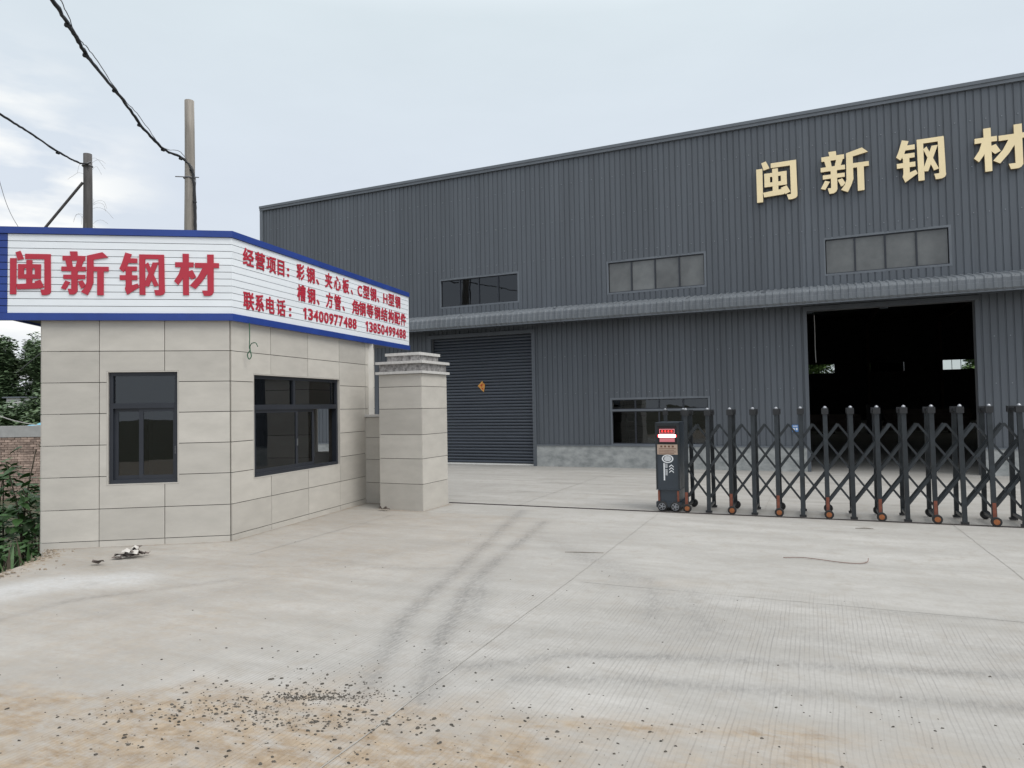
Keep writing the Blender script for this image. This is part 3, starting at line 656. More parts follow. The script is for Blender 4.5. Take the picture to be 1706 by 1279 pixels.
# side and back walls (the back has a window looking on the yard)
def wall_between(p, q, hole=None, nm='wall', mt='plaster', th=.2):
    d = (q - p); L = d.length; T = Matrix.Translation(p) @ Matrix.Rotation(math.atan2(d.y, d.x), 4, 'Z'); mb = MB()
    for r in rect_minus((0, L, -.3, WT), [hole] if hole else []): mb.box(r[0], r[1], 0, th, r[2], r[3])
    face_obj(mb, nm, mt, T)
wall_between(bE, cA, None); 
d = bE - cD; wall_between(cD, bE, (.2, .98, .9, 2.0))
mb = MB(); mb.prism([tuple((p)[:2]) for p in (cA + Vector((.1, .1, 0)), Vector((-.05, .1, 0)), cD + Vector((-.1, -.05, 0)), bE + Vector((.1, -.1, 0)))], -.1, .02); mb.build('floor', 'plaster', GH)
SEAM = [.0, .0756, .4656, .864, 1.2529, 1.6425, 2.029, 2.4175, WT - .02]
def tile_grid(T, cols, hole, parent, seams=SEAM):
    for za, zb in zip(seams, seams[1:]):
        for xa, xb in zip(cols, cols[1:]):
            g = .0042
            rs = rect_minus((xa + g, xb - g, za + (g if za else -.05), zb - g), [grow(hole, .003)] if hole else [])
            rs = [r for r in rs if r[1] - r[0] > .01 and r[3] - r[2] > .01]
            if not rs: continue
            # merge pieces so a tile cut by the opening stays one piece
            mb = MB(); dy = rnd(-.0015, .0015)
            for i, r in enumerate(rs): mb.box(r[0], r[1], -.018 + dy, .002 + i * .0005, r[2], r[3])
            face_obj(mb, 'tile', 'tile', T, parent)
tile_grid(TF, [FL, -1.541, -.780, .0], WF, GH)
tile_grid(TR, [.0, .80, 1.69, 2.58, 3.435, RL], WR, GH)
# left side tiles (return wall)
dL = bE - cA; TLm = Matrix.Translation(bE) @ Matrix.Rotation(math.atan2(-dL.y, -dL.x), 4, 'Z')
tile_grid(TLm, [0, .9, 1.7, 2.5, dL.length], None, GH)

def gate_window(T, h, tz, upper, lower, sash):
    """dark aluminium window: outer frame, transom at tz, mullions, one sliding sash"""
    a, b, c, d = (h[0] + .013, h[1] - .013, h[2] + .013, h[3] - .013); f = .045; y0, y1 = .02, .10
    mb = MB(); mb.box(a, b, y0, y1, c, c + f); mb.box(a, b, y0, y1, d - f, d); mb.box(a, a + f, y0, y1, c + f, d - f); mb.box(b - f, b, y0, y1, c + f, d - f)
    W = face_obj(mb, 'window', 'frame', T)
    def sub(nm, mt, *bx):
        m2 = MB(); m2.box(*bx); return face_obj(m2, nm, mt, T, W)
    sub('transom', 'frame', a + f, b - f, y0 - .004, y1 - .01, tz[0], tz[1])
    for x in upper: sub('mullion', 'frame', x - .022, x + .022, y0 + .002, y1 - .012, tz[1], d - f)
    xs = [a + f] + [q for x in upper for q in (x - .022, x + .022)] + [b - f]
    for p, q in zip(xs[::2], xs[1::2]): sub('pane', 'glass', p, q, .055, .061, tz[1], d - f)
    for i, (p, q) in enumerate(lower):
        yy = .034 + .024 * (i not in sash); g = .052
        m2 = MB(); m2.box(p, q, yy, yy + .022, c + f, c + f + g); m2.box(p, q, yy, yy + .022, tz[0] - g * .8, tz[0]); m2.box(p, p + g, yy, yy + .022, c + f + g, tz[0] - g * .8); m2.box(q - g, q, yy, yy + .022, c + f + g, tz[0] - g * .8)
        face_obj(m2, 'sash', 'frame', T, W)
        sub('pane', 'glass', p + g, q - g, yy + .008, yy + .013, c + f + g, tz[0] - g * .8)
        if i in sash: sub('handle', 'chrome', q - .03, q - .018, yy - .014, yy - .001, 1.12, 1.22)
gate_window(TF, WF, (1.70, 1.766), [], [(-1.40, -1.00), (-1.10, -.645)], [1])
gate_window(TR, WR, (1.655, 1.725), [1.40], [(.49, 1.50), (.98, 1.96)], [0])
# roof slab with the overhang behind the sign
OUT = .07
def offs(T, x, y): return T @ Vector((x, y, 0))
nF = TF @ Vector((0, -1, 0)); nR = TR @ Vector((0, -1, 0))
bis = (nF + nR).normalized(); corner = bis * (OUT / bis.dot(nF)); cornerL = -bis * (.05 / bis.dot(nF))
SLF, SRR = -2.70, 5.11
pL = offs(TF, SLF, .05); pR = offs(TR, SRR, .05)
rb = pR + (TR @ Vector((0, 1, 0))) * 3.2; rl = pL + (TF @ Vector((0, 1, 0))) * 4.3
mb = MB(); mb.prism([tuple(q)[:2] for q in (pL, cornerL, pR, rb, rl)], 2.865, 3.02); mb.build('roof', 'soffit', GH)
# sign band (own thing): slats, blue trims, red letters
SG = thing('sign_band', 'white slatted sign band with blue trims and red characters around the gatehouse roof', 'sign', B0)
ZB, ZT = 2.795, 3.94
cs = {}
def cpt(off):       # outer corner of the band at a given outward offset
    return bis * (off / bis.dot(nF))
def band(mb, z0, z1, o0, o1, xl=SLF, xr=SRR, mi=0):
    a0, a1 = offs(TF, xl, -o0), offs(TF, xl, -o1); c0, c1 = cpt(o0), cpt(o1); b0, b1 = offs(TR, xr, -o0), offs(TR, xr, -o1)
    for pts in ((a0, a1, c1, c0), (c0, c1, b1, b0)):
        i = len(mb.v); mb.v += [(p.x, p.y, z0) for p in pts] + [(p.x, p.y, z1) for p in pts]
        for f in ((0, 3, 2, 1), (4, 5, 6, 7), (0, 1, 5, 4), (1, 2, 6, 5), (2, 3, 7, 6), (3, 0, 4, 7)): mb.f.append(tuple(i + q for q in f)); mb.m.append(mi)
mb = MB(); band(mb, 2.84, ZT - .02, -.04, .045); mb.build('backing_frame', 'soffit', SG)
nS = 11; zl, zh = ZB + .088, ZT - .082; hs = (zh - zl) / nS
for k in range(nS):
    z0 = zl + k * hs + .0038; z1 = zl + (k + 1) * hs - .0038
    for T, xa, xb in ((TF, SLF + .145, None), (TR, None, SRR - .012)):
        mb = MB(); o0, o1 = .046, OUT
        if xa is not None: A0, A1, C0, C1 = offs(T, xa, -o0), offs(T, xa, -o1), cpt(o0), cpt(o1)
        else: A0, A1, C0, C1 = cpt(o0), cpt(o1), offs(T, xb, -o0), offs(T, xb, -o1)
        i = len(mb.v); tz = .006
        pts = (A0, A1, C1, C0)
        mb.v += [(p.x, p.y, z0) for p in (A0, A1, C1, C0)] + [(p.x, p.y, z1) for p in (A0, A1, C1, C0)]
        for f in ((0, 3, 2, 1), (4, 5, 6, 7), (0, 1, 5, 4), (1, 2, 6, 5), (2, 3, 7, 6), (3, 0, 4, 7)): mb.f.append(tuple(i + q for q in f)); mb.m.append(0)
        mb.build('slat', 'white_sheet', SG)
for z0, z1 in ((ZB, zl - .001), (zh + .001, ZT)):
    mb = MB(); band(mb, z0, z1, .04, OUT + .022); mb.build('edge_trim', 'blue_trim', SG)
mb = MB()
for k in range(nS): mb.box(SLF, SLF + .143, -OUT - .004 - .002 * (k % 2), -.046, zl + k * hs + .004, zl + (k + 1) * hs - .004)
face_obj(mb, 'end_trim', 'blue_trim', TF, SG)
mb = MB(); mb.box(SRR - .011, SRR, -OUT - .001, -.04, zl, zh); face_obj(mb, 'end_trim', 'white_sheet', TR, SG)
mb = MB(); mb.box(0, .04, 0, 3.4, 2.84, ZT - .03); face_obj(mb, 'side_panel', 'blue_trim', Matrix.Translation(TF @ Vector((SLF, 0.06, 0))) @ TF, SG)
LM = ['red', 'red']
for ch, x0, x1, z0, z1 in (('闽', -2.525, -2.068, 3.104, 3.646), ('新', -1.955, -1.411, 3.106, 3.648), ('钢', -1.288, -.754, 3.108, 3.645), ('材', -.647, -.111, 3.108, 3.640)):
    stroke_character(ch, SG, x0, x1, z0, z1, .010, -OUT - .001, LM, T=TF)
def row(chars, zb, em, sep_='、：'):
    for ch, x0, x1 in chars:
        character(ch, SG, x0, x1, zb, em, .007, -OUT - .001, .021, LM, T=TR)
row([('经', .162, .378), ('营', .408, .612), ('项', .643, .852), ('目', .89, 1.044), (':', 1.11, 1.158)], 3.553, .245)
row([('彩', 1.34, 1.537), ('钢', 1.595, 1.808), ('、', 1.847, 1.924), ('夹', 2.096, 2.3), ('心', 2.356, 2.56), ('板', 2.612, 2.817), ('、', 2.878, 2.941), ('C', 3.101, 3.254), ('型', 3.292, 3.518), ('钢', 3.543, 3.765), ('、', 3.799, 3.875), ('H', 4.035, 4.199), ('型', 4.235, 4.478), ('钢', 4.511, 4.731)], 3.575, .25)
row([('槽', 1.354, 1.566), ('钢', 1.609, 1.817), ('、', 1.863, 1.93), ('方', 2.118, 2.317), ('管', 2.356, 2.56), ('、', 2.605, 2.675), ('角', 2.915, 3.139), ('钢', 3.15, 3.371), ('等', 3.41, 3.653), ('钢', 3.682, 3.905), ('结', 3.936, 4.19), ('构', 4.226, 4.45), ('配', 4.478, 4.711), ('件', 4.736, 4.972)], 3.262, .25)
row([('联', .166, .38), ('系', .408, .583), ('电', .631, .815), ('话', .865, 1.065), (':', 1.15, 1.203)], 2.982, .245)
def digits(sx, x0, x1, zb, zt):
    w_ = (x1 - x0) / len(sx)
    for i, ch in enumerate(sx):
        v = glyph(ch)[0]; a = x0 + i * w_ + w_ * .08; b = x0 + (i + 1) * w_ - w_ * .06
        if ch == '1': a += w_ * .14; b -= w_ * .20
        character(ch, SG, a, b, 0, 1, .007, -OUT - .001, .022, LM, T=TR, zfit=(zb, zt))
digits('13400977488', 1.47, 3.06, 2.998, 3.172); digits('13850499488', 3.335, 4.965, 3.0, 3.18)
# knotted wire hanging under the sign
mb = MB(); p = TR @ Vector((.25, -.10, 0))
mb.tube(smooth_path([B0 + p + Vector(q) for q in ((0, 0, 2.80), (.002, 0, 2.6), (0, -.005, 2.46), (.03, -.02, 2.52), (.09, -.03, 2.53), (.12, -.03, 2.48))]), .006, 5)
mb.tube(smooth_path([B0 + p + Vector(q) for q in ((0, 0, 2.5), (.01, -.01, 2.44), (-.02, -.02, 2.38), (.0, -.02, 2.32), (.03, -.02, 2.36), (.005, -.01, 2.46))]), .007, 5)
tag(mb.build('hanging_wire', 'green_wire'), 'dark green knotted wire hanging from the sign above the right gatehouse window', 'wire')

# low wall joining gatehouse and pillar, and the pillar
j0 = B0 + TR @ Vector((3.44, -.02, 0)); LWL = .66
LW = thing('low_wall', 'short beige tiled wall with stone cap between gatehouse and gate pillar', 'wall', j0, GA)
mb = MB(); mb.box(-.1, LWL, .002, .25, -.2, 1.5); mb.build('core', 'grout', LW)
for za, zb in zip([0, .36, .76, 1.14], [.36, .76, 1.14, 1.495]):
    mb = MB(); mb.box(-.02, LWL - .004, -.016, .0, za + .0035, zb - .0035); mb.build('tile', 'tile', LW)
mb = MB(); mb.box(-.04, LWL - .004, -.045, .3, 1.5, 1.54); mb.build('cap', 'slab', LW)
PL = thing('gate_pillar', 'square beige tiled gate pillar with stepped granite cap', 'pillar', P0, GA)
PS = .815
mb = MB(); mb.box(-PS + .012, -.012, .012, PS - .012, -.2, 2.195); mb.build('core', 'grout', PL)
for za, zb in zip([0, .423, .828, 1.214, 1.631, 1.99], [.423, .828, 1.214, 1.631, 1.99, 2.196]):
    g = .004; z0 = za + (g if za else -.05); z1 = zb - g
    for fc in range(4):
        mb = MB(); dy = rnd(-.001, .001)
        if fc == 0: mb.box(-PS + .003, -.002, 0 + dy, .012, z0, z1)
        elif fc == 1: mb.box(-.012, 0 + dy, .0135, PS - .002, z0, z1)
        elif fc == 2: mb.box(-PS + .003, -.002, PS - .012, PS + dy, z0, z1)
        else: mb.box(-PS + dy, -PS + .012, .0135, PS - .0135, z0, z1)
        mb.build('tile', 'tile', PL)
def cap(nm, mt, o, z0, z1):
    mb = MB(); mb.box(-PS - o, o, -o, PS + o, z0, z1); return mb.build(nm, mt, PL)
cap('cornice_slab', 'slab', .040, 2.198, 2.240)
for z0, z1, o in ((2.2405, 2.362, -.004), (2.4055, 2.502, -.10)):
    for fc in range(4):
        a0, a1, b0, b1 = -PS - o, o, -o, PS + o; m_ = (a0 + a1) / 2; mb = MB()
        if fc == 0: mb.box(a0, a1, b0, b0 + .03, z0, z1)
        elif fc == 1: mb.box(a1 - .03, a1, b0 + .031, b1, z0, z1)
        elif fc == 2: mb.box(a0, a1 - .031, b1 - .03, b1, z0, z1)
        else: mb.box(a0, a0 + .03, b0 + .031, b1 - .031, z0, z1)
        mb.build('granite_panel', 'granite', PL)
cap('cornice_slab', 'slab', .040, 2.3625, 2.405); cap('top_slab', 'slab', -.075, 2.5025, 2.548)

# ================================================================== retractable gate
GT = thing('retractable_gate', 'dark grey folding scissor gate with orange castors across the yard entrance', 'gate', gw(0, 0), GA)
tr = thing('gate_track', 'dark steel gate rail set in the concrete from pillar to gate', 'rail', gw(0, 0), GA)
mb = MB(); mb.bar((-3.85, -.20, .006), (7.5, .02, .006), .035, .012, (0, 0, 1)); mb.build('rail', 'rail', tr)
mb = MB(); mb.bar((-3.85, -.16, .004), (7.5, .06, .004), .02, .006, (0, 0, 1)); mb.build('guide_strip', 'rail', tr)
D0 = .3225; S0 = .137; NP = 21
def fy(z, back):  # A-frame lean of the two rows of posts
    c = .26; h_ = .285 - .05 * z; return c + h_ if back else c - h_
def wheel_mesh(r, wd, nm, hub):
    mb = MB(); n = 18
    pr = [(r * .55, -wd / 2), (r * .9, -wd / 2), (r, -wd * .3), (r, wd * .3), (r * .9, wd / 2), (r * .55, wd / 2)]
    i = 0
    for k in range(n):
        a = 2 * math.pi * k / n
        for q, y in pr: mb.v.append((q * math.cos(a), y, q * math.sin(a)))
    m_ = len(pr)
    for k in range(n):
        for j in range(m_ - 1): mb.f.append((k * m_ + j, k * m_ + j + 1, ((k + 1) % n) * m_ + j + 1, ((k + 1) % n) * m_ + j)); mb.m.append(0)
    return mb
post_me = {}; tyre_me = None; hub_me = None
def disc(r, y0, y1, n=14):
    mb = MB(); f = []
    for y in (y0, y1):
        for k in range(n): mb.v.append((r * math.cos(2 * math.pi * k / n), y, r * math.sin(2 * math.pi * k / n)))
    mb.f.append(tuple(range(n))); mb.m.append(0); mb.f.append(tuple(range(2 * n - 1, n - 1, -1))); mb.m.append(0)
    for k in range(n): mb.f.append((k, n + k, n + (k + 1) % n, (k + 1) % n)); mb.m.append(0)
    return mb
shared = {}
def piece(nm, key, make, mt, parent, loc=(0, 0, 0)):
    if key not in shared: o = make().build(nm, mt, parent); shared[key] = o.data
    else: o = link(nm, shared[key], parent)
    o.location = loc; return o
def mk_post(back, wh):
    mb = MB(); z0 = .11 if wh else .025
    mb.bar((0, fy(z0, back), z0), (0, fy(1.48, back), 1.48), .056, .042, (0, 1, 0)); return mb
def mk_cap(back):
    mb = MB(); y = fy(1.5, back); mb.box(-.043, .043, y - .040, y + .040, 1.455, 1.537); return mb
def mk_dome(back):
    mb = MB(); y = fy(1.5, back); mb.tube([(0, y, 1.536), (0, y, 1.55), (0, y, 1.563), (0, y, 1.57)], [.026, .026, .017, .005], 10); return mb
def mk_fork(back):
    mb = MB(); sgn = 1 if back else -1; y = fy(.2, back) + sgn * .024
    mb.bar((0, fy(.10, back) + sgn * .027, .085), (0, fy(.30, back) + sgn * .027, .30), .04, .012, (0, 1, 0)); return mb
for k in range(NP):
    s = S0 + D0 * k; wh = k % 2 == 0
    for back in (0, 1):
        P = piece('post', ('p', back, wh), lambda: mk_post(back, wh), 'gate', GT, (s, 0, 0))
        piece('post_cap', ('c', back), lambda: mk_cap(back), 'cap', P); (piece('cap_dome', ('d', back), lambda: mk_dome(back), 'chrome', P) if not back else None)
        if wh:
            piece('fork', ('f', back), lambda: mk_fork(back), 'orange' if not back else 'gate', P)
            y = fy(.06, back) + (.02 if back else -.04)
            Wd = piece('caster_wheel', 'tw', lambda: wheel_mesh(.062, .042, '', 0), 'rubber', GT, (s + .012, y, .064))
            piece('hub', 'th' + str(back), lambda: disc(.036, -.026, .02), 'cap' if back else 'orange_hub', Wd)
        else:
            piece('foot', ('ft', back), lambda: (lambda mb: (mb.box(-.045, .045, fy(.02, back) - .03, fy(.02, back) + .03, .012, .04), mb)[1])(MB()), 'cap', P)
    piece('top_bridge', 'tb', lambda: (lambda mb: (mb.box(-.02, .02, fy(1.5, 0) + .037, fy(1.5, 1) - .037, 1.475, 1.515), mb)[1])(MB()), 'cap', GT, (s, 0, 0))
    piece('cross_bar', 'cb', lambda: (lambda mb: (mb.box(-.018, .018, fy(.1, 0) + .022, fy(.1, 1) - .022, .075, .11), mb)[1])(MB()), 'gate', GT, (s, 0, 0))
umax = (NP - 1) * D0
for back in (0, 1):
    for sgn in ((1, -1) if not back else (-1,)):
        for i in range(-2, NP + 2):
            u0 = (i + .5) * D0; u1 = u0 + sgn * 2.5 * D0; z0, z1 = 1.315, .215
            ts = [0., 1.]
            def tt(u): return (u - u0) / (u1 - u0)
            lo, hi = sorted((tt(0), tt(umax))); a = max(0, lo); b = min(1, hi)
            if b - a < .1: continue
            pt = lambda t: Vector((S0 + u0 + (u1 - u0) * t, 0, z0 + (z1 - z0) * t))
            p, q = pt(a), pt(b); off = .010 * sgn + (-.03 if not back else .03) * 0
            for v in (p, q): v.y = fy(v.z, 0) + off + (.032 if not back else .20)
            mb = MB(); mb.bar(p, q, .027 if sgn > 0 else .036, .014, (0, 1, 0)); mb.build('lattice_bar', 'gate', GT)
# pivots
def rivet(): return disc(.014, -.012, .012, 8)
for i in range(NP - 1):
    for z in (.86, .42):
        piece('pivot', 'rv', rivet, 'cap', GT, (S0 + (i + .5) * D0, fy(z, 0) + .018, z))
# drive head
hx0, hx1, hy0, hy1 = -.315, .045, -.03, .55
mb = MB()
mb.box(hx0, hx1, hy0, hy1, .33, 1.355); mb.box(hx0 + .02, hx1 - .02, hy0 + .02, hy1 - .02, .10, .328); mb.box(hx0 - .006, hx1 + .006, hy0 - .008, hy1 + .006, .326, .338); mb.box(hx0 - .01, hx1 + .01, hy0 + .0, hy1, .06, .14)
HD = mb.build('drive_head', 'head', GT)
mb = MB(); mb.box(hx0 + .01, hx1 - .01, hy0 - .012, hy0 - .001, 1.315, 1.345); mb.box(hx0, hx0 + .022, hy0 - .010, hy0 - .001, .35, 1.35); mb.box(hx1 - .022, hx1, hy0 - .010, hy0 - .001, .35, 1.35); mb.build('face_trim', 'gate', HD)
hc = (hx0 + hx1) / 2
mb = MB(); y = hy0 - .004
mb.box(hc - .145, hc + .145, y, hy0, 1.025, 1.305); DS = mb.build('display', 'led_dark', HD)
mb = MB(); y2 = y - .003
mb.box(hc - .115, hc + .115, y2, y - .0005, 1.245, 1.255, 0); mb.box(hc - .115, hc + .115, y2, y - .0005, 1.185, 1.195, 0); mb.box(hc - .115, hc - .105, y2, y - .0005, 1.195, 1.245, 0); mb.box(hc + .105, hc + .115, y2, y - .0005, 1.195, 1.245, 0)
for i in range(4): mb.box(hc - .083 + i * .047, hc - .058 + i * .047, y2, y - .0005, 1.205, 1.235, 1)
mb.box(hc - .13, hc + .13, y2 - .001, y - .0005, 1.125, 1.172, 2); mb.box(hc - .145, hc - .131, y2, y - .0005, 1.13, 1.168, 1); mb.box(hc + .131, hc + .145, y2, y - .0005, 1.13, 1.168, 1)
mb.box(hc - .115, hc + .115, y2, y - .0005, 1.058, 1.118, 3)
mb.build('display_print', ['led_pink', 'led_red', 'led_hot', 'led_box'], HD)
mb = MB(); mb.box(hc - .155, hc + .155, hy0 - .006, hy0 - .0005, .865, 1.018, 0)
for i in range(4): mb.box(hc - .105 + i * .058, hc - .075 + i * .058, hy0 - .0075, hy0 - .0062, .975, 1.002, 1)
for i, z in enumerate((.955, .928, .902, .880)): mb.box(hc - .13, hc + .13 - .03 * (i % 2), hy0 - .0075, hy0 - .0062, z, z + .007, 1)
mb.build('notice_plate', ['plate', 'plate_ink'], HD)
# oval emblem, chevrons, vertical lettering strokes
mb = MB(); n = 28
for k in range(n):
    a, b = 2 * math.pi * k / n, 2 * math.pi * (k + 1) / n; c = Vector((hc, hy0 - .003, .80)); f = lambda r, t: c + Vector((r * math.cos(t) * 1.0, 0, r * math.sin(t) * .72))
    mb.quad(f(.088, a), f(.088, b), f(.068, b), f(.068, a))
for i, wdt in enumerate((.036, .052, .054, .050, .034)): mb.box(hc - wdt, hc + wdt, hy0 - .003, hy0 - .001, .765 + i * .0155, .776 + i * .0155)
for i in range(3):
    z = .585 + i * .042; x = hc + .055
    mb.quad((x - .035, hy0 - .003, z), (x - .035, hy0 - .003, z + .016), (x, hy0 - .003, z + .046), (x, hy0 - .003, z + .03)); mb.quad((x, hy0 - .003, z + .03), (x, hy0 - .003, z + .046), (x + .035, hy0 - .003, z + .016), (x + .035, hy0 - .003, z))
mb.box(hc - .065, hc - .045, hy0 - .003, hy0 - .001, .47, .735)
for i in range(11):
    z = .725 - i * .0165
    if i == 4: continue
    mb.box(hc - .035, hc - .021, hy0 - .003, hy0 - .001, z - .011, z); mb.box(hc - .016, hc - .004, hy0 - .003, hy0 - .001, z - .010, z - .001)
mb.build('front_print', 'print', HD)
for x in (hx0 + .035, hx1 - .035):
    mb = MB(); mb.box(x - .014, x + .014, hy0 - .004, hy0 + .018, .155, .315); mb.build('corner_strip', 'orange', HD)
for x in (hx0 + .085, hx1 - .075):
    Wd = piece('drive_wheel', 'dw', lambda: wheel_mesh(.075, .06, '', 0), 'rubber', HD, (x, hy0 - .005, .077))
    mbs = disc(.052, -.02, .02)
    for q in range(5):
        a = q * 2 * math.pi / 5; mbs.bar((0, -.030, 0), (.048 * math.cos(a), -.028, .048 * math.sin(a)), .016, .014, (0, 1, 0), 1)
    mbs.box(-.012, .012, -.038, -.02, -.012, .012, 1)
    for q in range(20):
        a, b = q * math.pi / 10, (q + 1) * math.pi / 10
        mbs.bar((.050 * math.cos(a), -.028, .050 * math.sin(a)), (.050 * math.cos(b), -.028, .050 * math.sin(b)), .008, .012, (0, 1, 0), 1)
    # hub plate and spokes of the small alloy wheel, joined with the tyre's own object level
    ob = mbs.build('alloy_rim', ['rubber', 'chrome'], HD); ob.location = (x, hy0 - .008, .077)
# two guide posts rising behind the head
for s in (-.275, .01):
    P = piece('post', ('hp', 0), lambda: (lambda mb: (mb.box(-.026, .026, .565, .605, .05, 1.48), mb)[1])(MB()), 'gate', GT, (s, 0, 0))
    piece('post_cap', 'hcap', lambda: (lambda mb: (mb.box(-.036, .036, .548, .62, 1.455, 1.535), mb)[1])(MB()), 'cap', P)
    piece('cap_dome', 'hdome', lambda: (lambda mb: (mb.tube([(0, .585, 1.536), (0, .585, 1.552), (0, .585, 1.566)], [.024, .024, .008], 10), mb)[1])(MB()), 'chrome', P)

# ================================================================== poles and cables
def pole(x, y, z0, z1, r0, r1, nm, mt, label):
    mb = MB(); pts = []; n = 14
    for k in range(n + 1):
        f = k / n; pts.append((x + (f - 1) * -.02 + .012 * math.sin(f * 9), y, z0 + (z1 - z0) * f))
    mb.tube(pts, [r0 + (r1 - r0) * k / n for k in range(n + 1)], 12); o = mb.build(nm, mt, smooth=True)
    return o
PO = thing('utility_pole', 'tall weathered pale wooden pole standing behind the gatehouse roof', 'pole', (-7.08, 15, -1.2))
o = pole(0, 0, 0, 9.76, .14, .100, 'shaft', 'wood', ''); o.parent = PO
mb = MB(); mb.tube([(.115 * math.cos(a), .115 * math.sin(a), 8.02) for a in np.linspace(0, 2 * math.pi, 13)], .014, 5); mb.tube([(-.26, -.1, 8.03), (.26, -.1, 8.0)], .012, 5); mb.build('bracket', 'wire', PO)
PO2 = thing('utility_pole', 'shorter dark pole wrapped in dry vines, braced by a slanted strut', 'pole', (-9.34, 15, -1.2))
o = pole(0, 0, 0, 8.60, .125, .088, 'shaft', 'darkpole', ''); o.parent = PO2
mb = MB(); mb.tube([(-.07, -.05, 7.95), (-.96, -.05, 6.88), (-4.6, -.05, 2.4)], .028, 8); mb.build('strut', 'darkpole', PO2)
mb = MB(); mb.tube([(.095 * math.cos(a), .095 * math.sin(a), 8.33) for a in np.linspace(0, 2 * math.pi, 13)], .02, 5); mb.tube([(0, -.1, 8.33), (.16, -.12, 8.38)], .02, 5); mb.build('bracket', 'wire', PO2)
mb = MB()
for i in range(20):
    z = rnd(6.6, 8.6); a = rnd(0, 6.28); r = .09; p = Vector((r * math.cos(a), r * math.sin(a), z)); d = Vector((math.cos(a), .3 * math.sin(a), rnd(-.2, .5))) * rnd(.12, .42)
    mb.tube(smooth_path([p, p + d * .5 + Vector((0, 0, .05)), p + d, p + d * 1.35 + Vector((rnd(-.05, .05), 0, -rnd(.05, .22)))], 3), .0025, 3, cap=False)
o = mb.build('dry_vine', 'vine', PO2); o['kind'] = 'stuff'
def cable(nm, pts, r, label, mt='cable', wob=.0, clips=0, lash=False):
    C0 = thing(nm, label, 'cable', pts[0]); o0 = Vector(pts[0]); path = smooth_path([Vector(p) - o0 for p in pts], 10)
    path = [p + Vector((rnd(-wob, wob), 0, rnd(-wob, wob))) for p in path]
    mb = MB(); mb.tube(path, [r * rnd(.86, 1.16) for _ in path], 7); mb.build('sheath', mt, C0, smooth=True)
    if lash:
        mb = MB(); mb.tube([p + Vector((.03, 0, .045 + .05 * math.sin(i * .35))) for i, p in enumerate(path)], .007, 4); mb.build('messenger_wire', 'wire', C0)
    for k in range(clips):
        p = path[int((k + .7) / (clips + .6) * (len(path) - 1))]; mb = MB()
        mb.tube([p + Vector((-.03, 0, -.02)), p + Vector((.03, 0, -.045))], [r * 1.25, r * 1.1], 6); mb.build('clip', 'cable', C0)
    return C0
cable('power_cable', [(-4.55, 5.2, 6.35), (-5.0, 6.6, 6.5), (-5.4, 8, 6.58), (-5.81, 9, 6.78), (-6.19, 10, 6.9), (-6.89, 12, 7.28), (-7.22, 13.4, 7.27), (-7.31, 14.4, 7.23), (-7.17, 14.87, 7.23), (-6.97, 14.9, 6.95), (-6.92, 14.92, 6.3), (-6.915, 14.92, 5.2), (-6.92, 14.92, 2.0), (-6.93, 14.92, -1.0)], .026, 'thick black lashed cable sagging to the tall pale pole', clips=12, wob=.008, lash=True)
cable('power_cable', [(-8.75, 9, 6.9), (-8.9, 10.5, 6.95), (-9.03, 12, 7.0), (-9.2, 13, 7.06), (-9.28, 14, 7.05), (-9.44, 14.86, 7.16), (-9.24, 14.86, 7.13)], .020, 'black cable drooping from the left to the dark pole', wob=.006, clips=2, lash=False)
mb = MB(); mb.tube(smooth_path([(-15.4, 20, 9.6), (-15.15, 20, 8.9), (-14.85, 20, 7.9), (-14.5, 20, 7.2), (-13.9, 20, 6.4)]), .008, 4)
tag(mb.build('thin_wire', 'wire'), 'single thin wire slanting across the cloud at far left', 'wire')
mb = MB(); mb.tube(smooth_path([(-8.35, 11.5, 2.35), (-7.6, 11.2, 2.75), (-7.0, 10.9, 2.95), (-6.4, 10.6, 3.0)]), .005, 4)
tag(mb.build('thin_wire', 'wire'), 'thin wire running up under the sign overhang left of the gatehouse', 'wire')

# ================================================================== left background
BW = thing('brick_wall', 'rough red brick wall with grey cement top beside the trees', 'wall', (-18.6, 22, -1.5))
mb = MB(); mb.box(0, 9.0, .02, .24, 0, 2.42); mb.build('core', 'mortar', BW)
mb = MB(); mb.box(-.02, 9.02, -.03, .27, 2.421, 2.78); mb.build('coping', 'cement', BW)
bm0 = None; cnt = 0
for rw in range(22):
    z = 2.42 - (rw + 1) * .078
    for c in range(21):
        x = 1.05 + c * .205 + (rw % 2) * .1
        if rw > 13: continue
        if bm0 is None:
            mb = MB(); mb.box(-.094, .094, -.02, .06, 0, .066); o = mb.build('brick', 'brick', BW); bm0 = o.data
        else: o = link('brick', bm0, BW)
        o.location = (x, rnd(-.012, .012), z); o.rotation_euler = (0, rnd(-.02, .02), rnd(-.03, .03)); cnt += 1
mb = MB()
for rw in range(31):
    z = 2.42 - (rw + 1) * .078
    for c in range(44):
        x = .1 + c * .205 + (rw % 2) * .1
        if rw <= 13 and 1.0 < x < 5.32: continue
        if x > 8.9: continue
        mb.box(x - .094, x + .094, -.02 + rnd(-.01, .01), .06, z, z + .066)
o = mb.build('far_brickwork', 'brick', BW); o['kind'] = 'stuff'

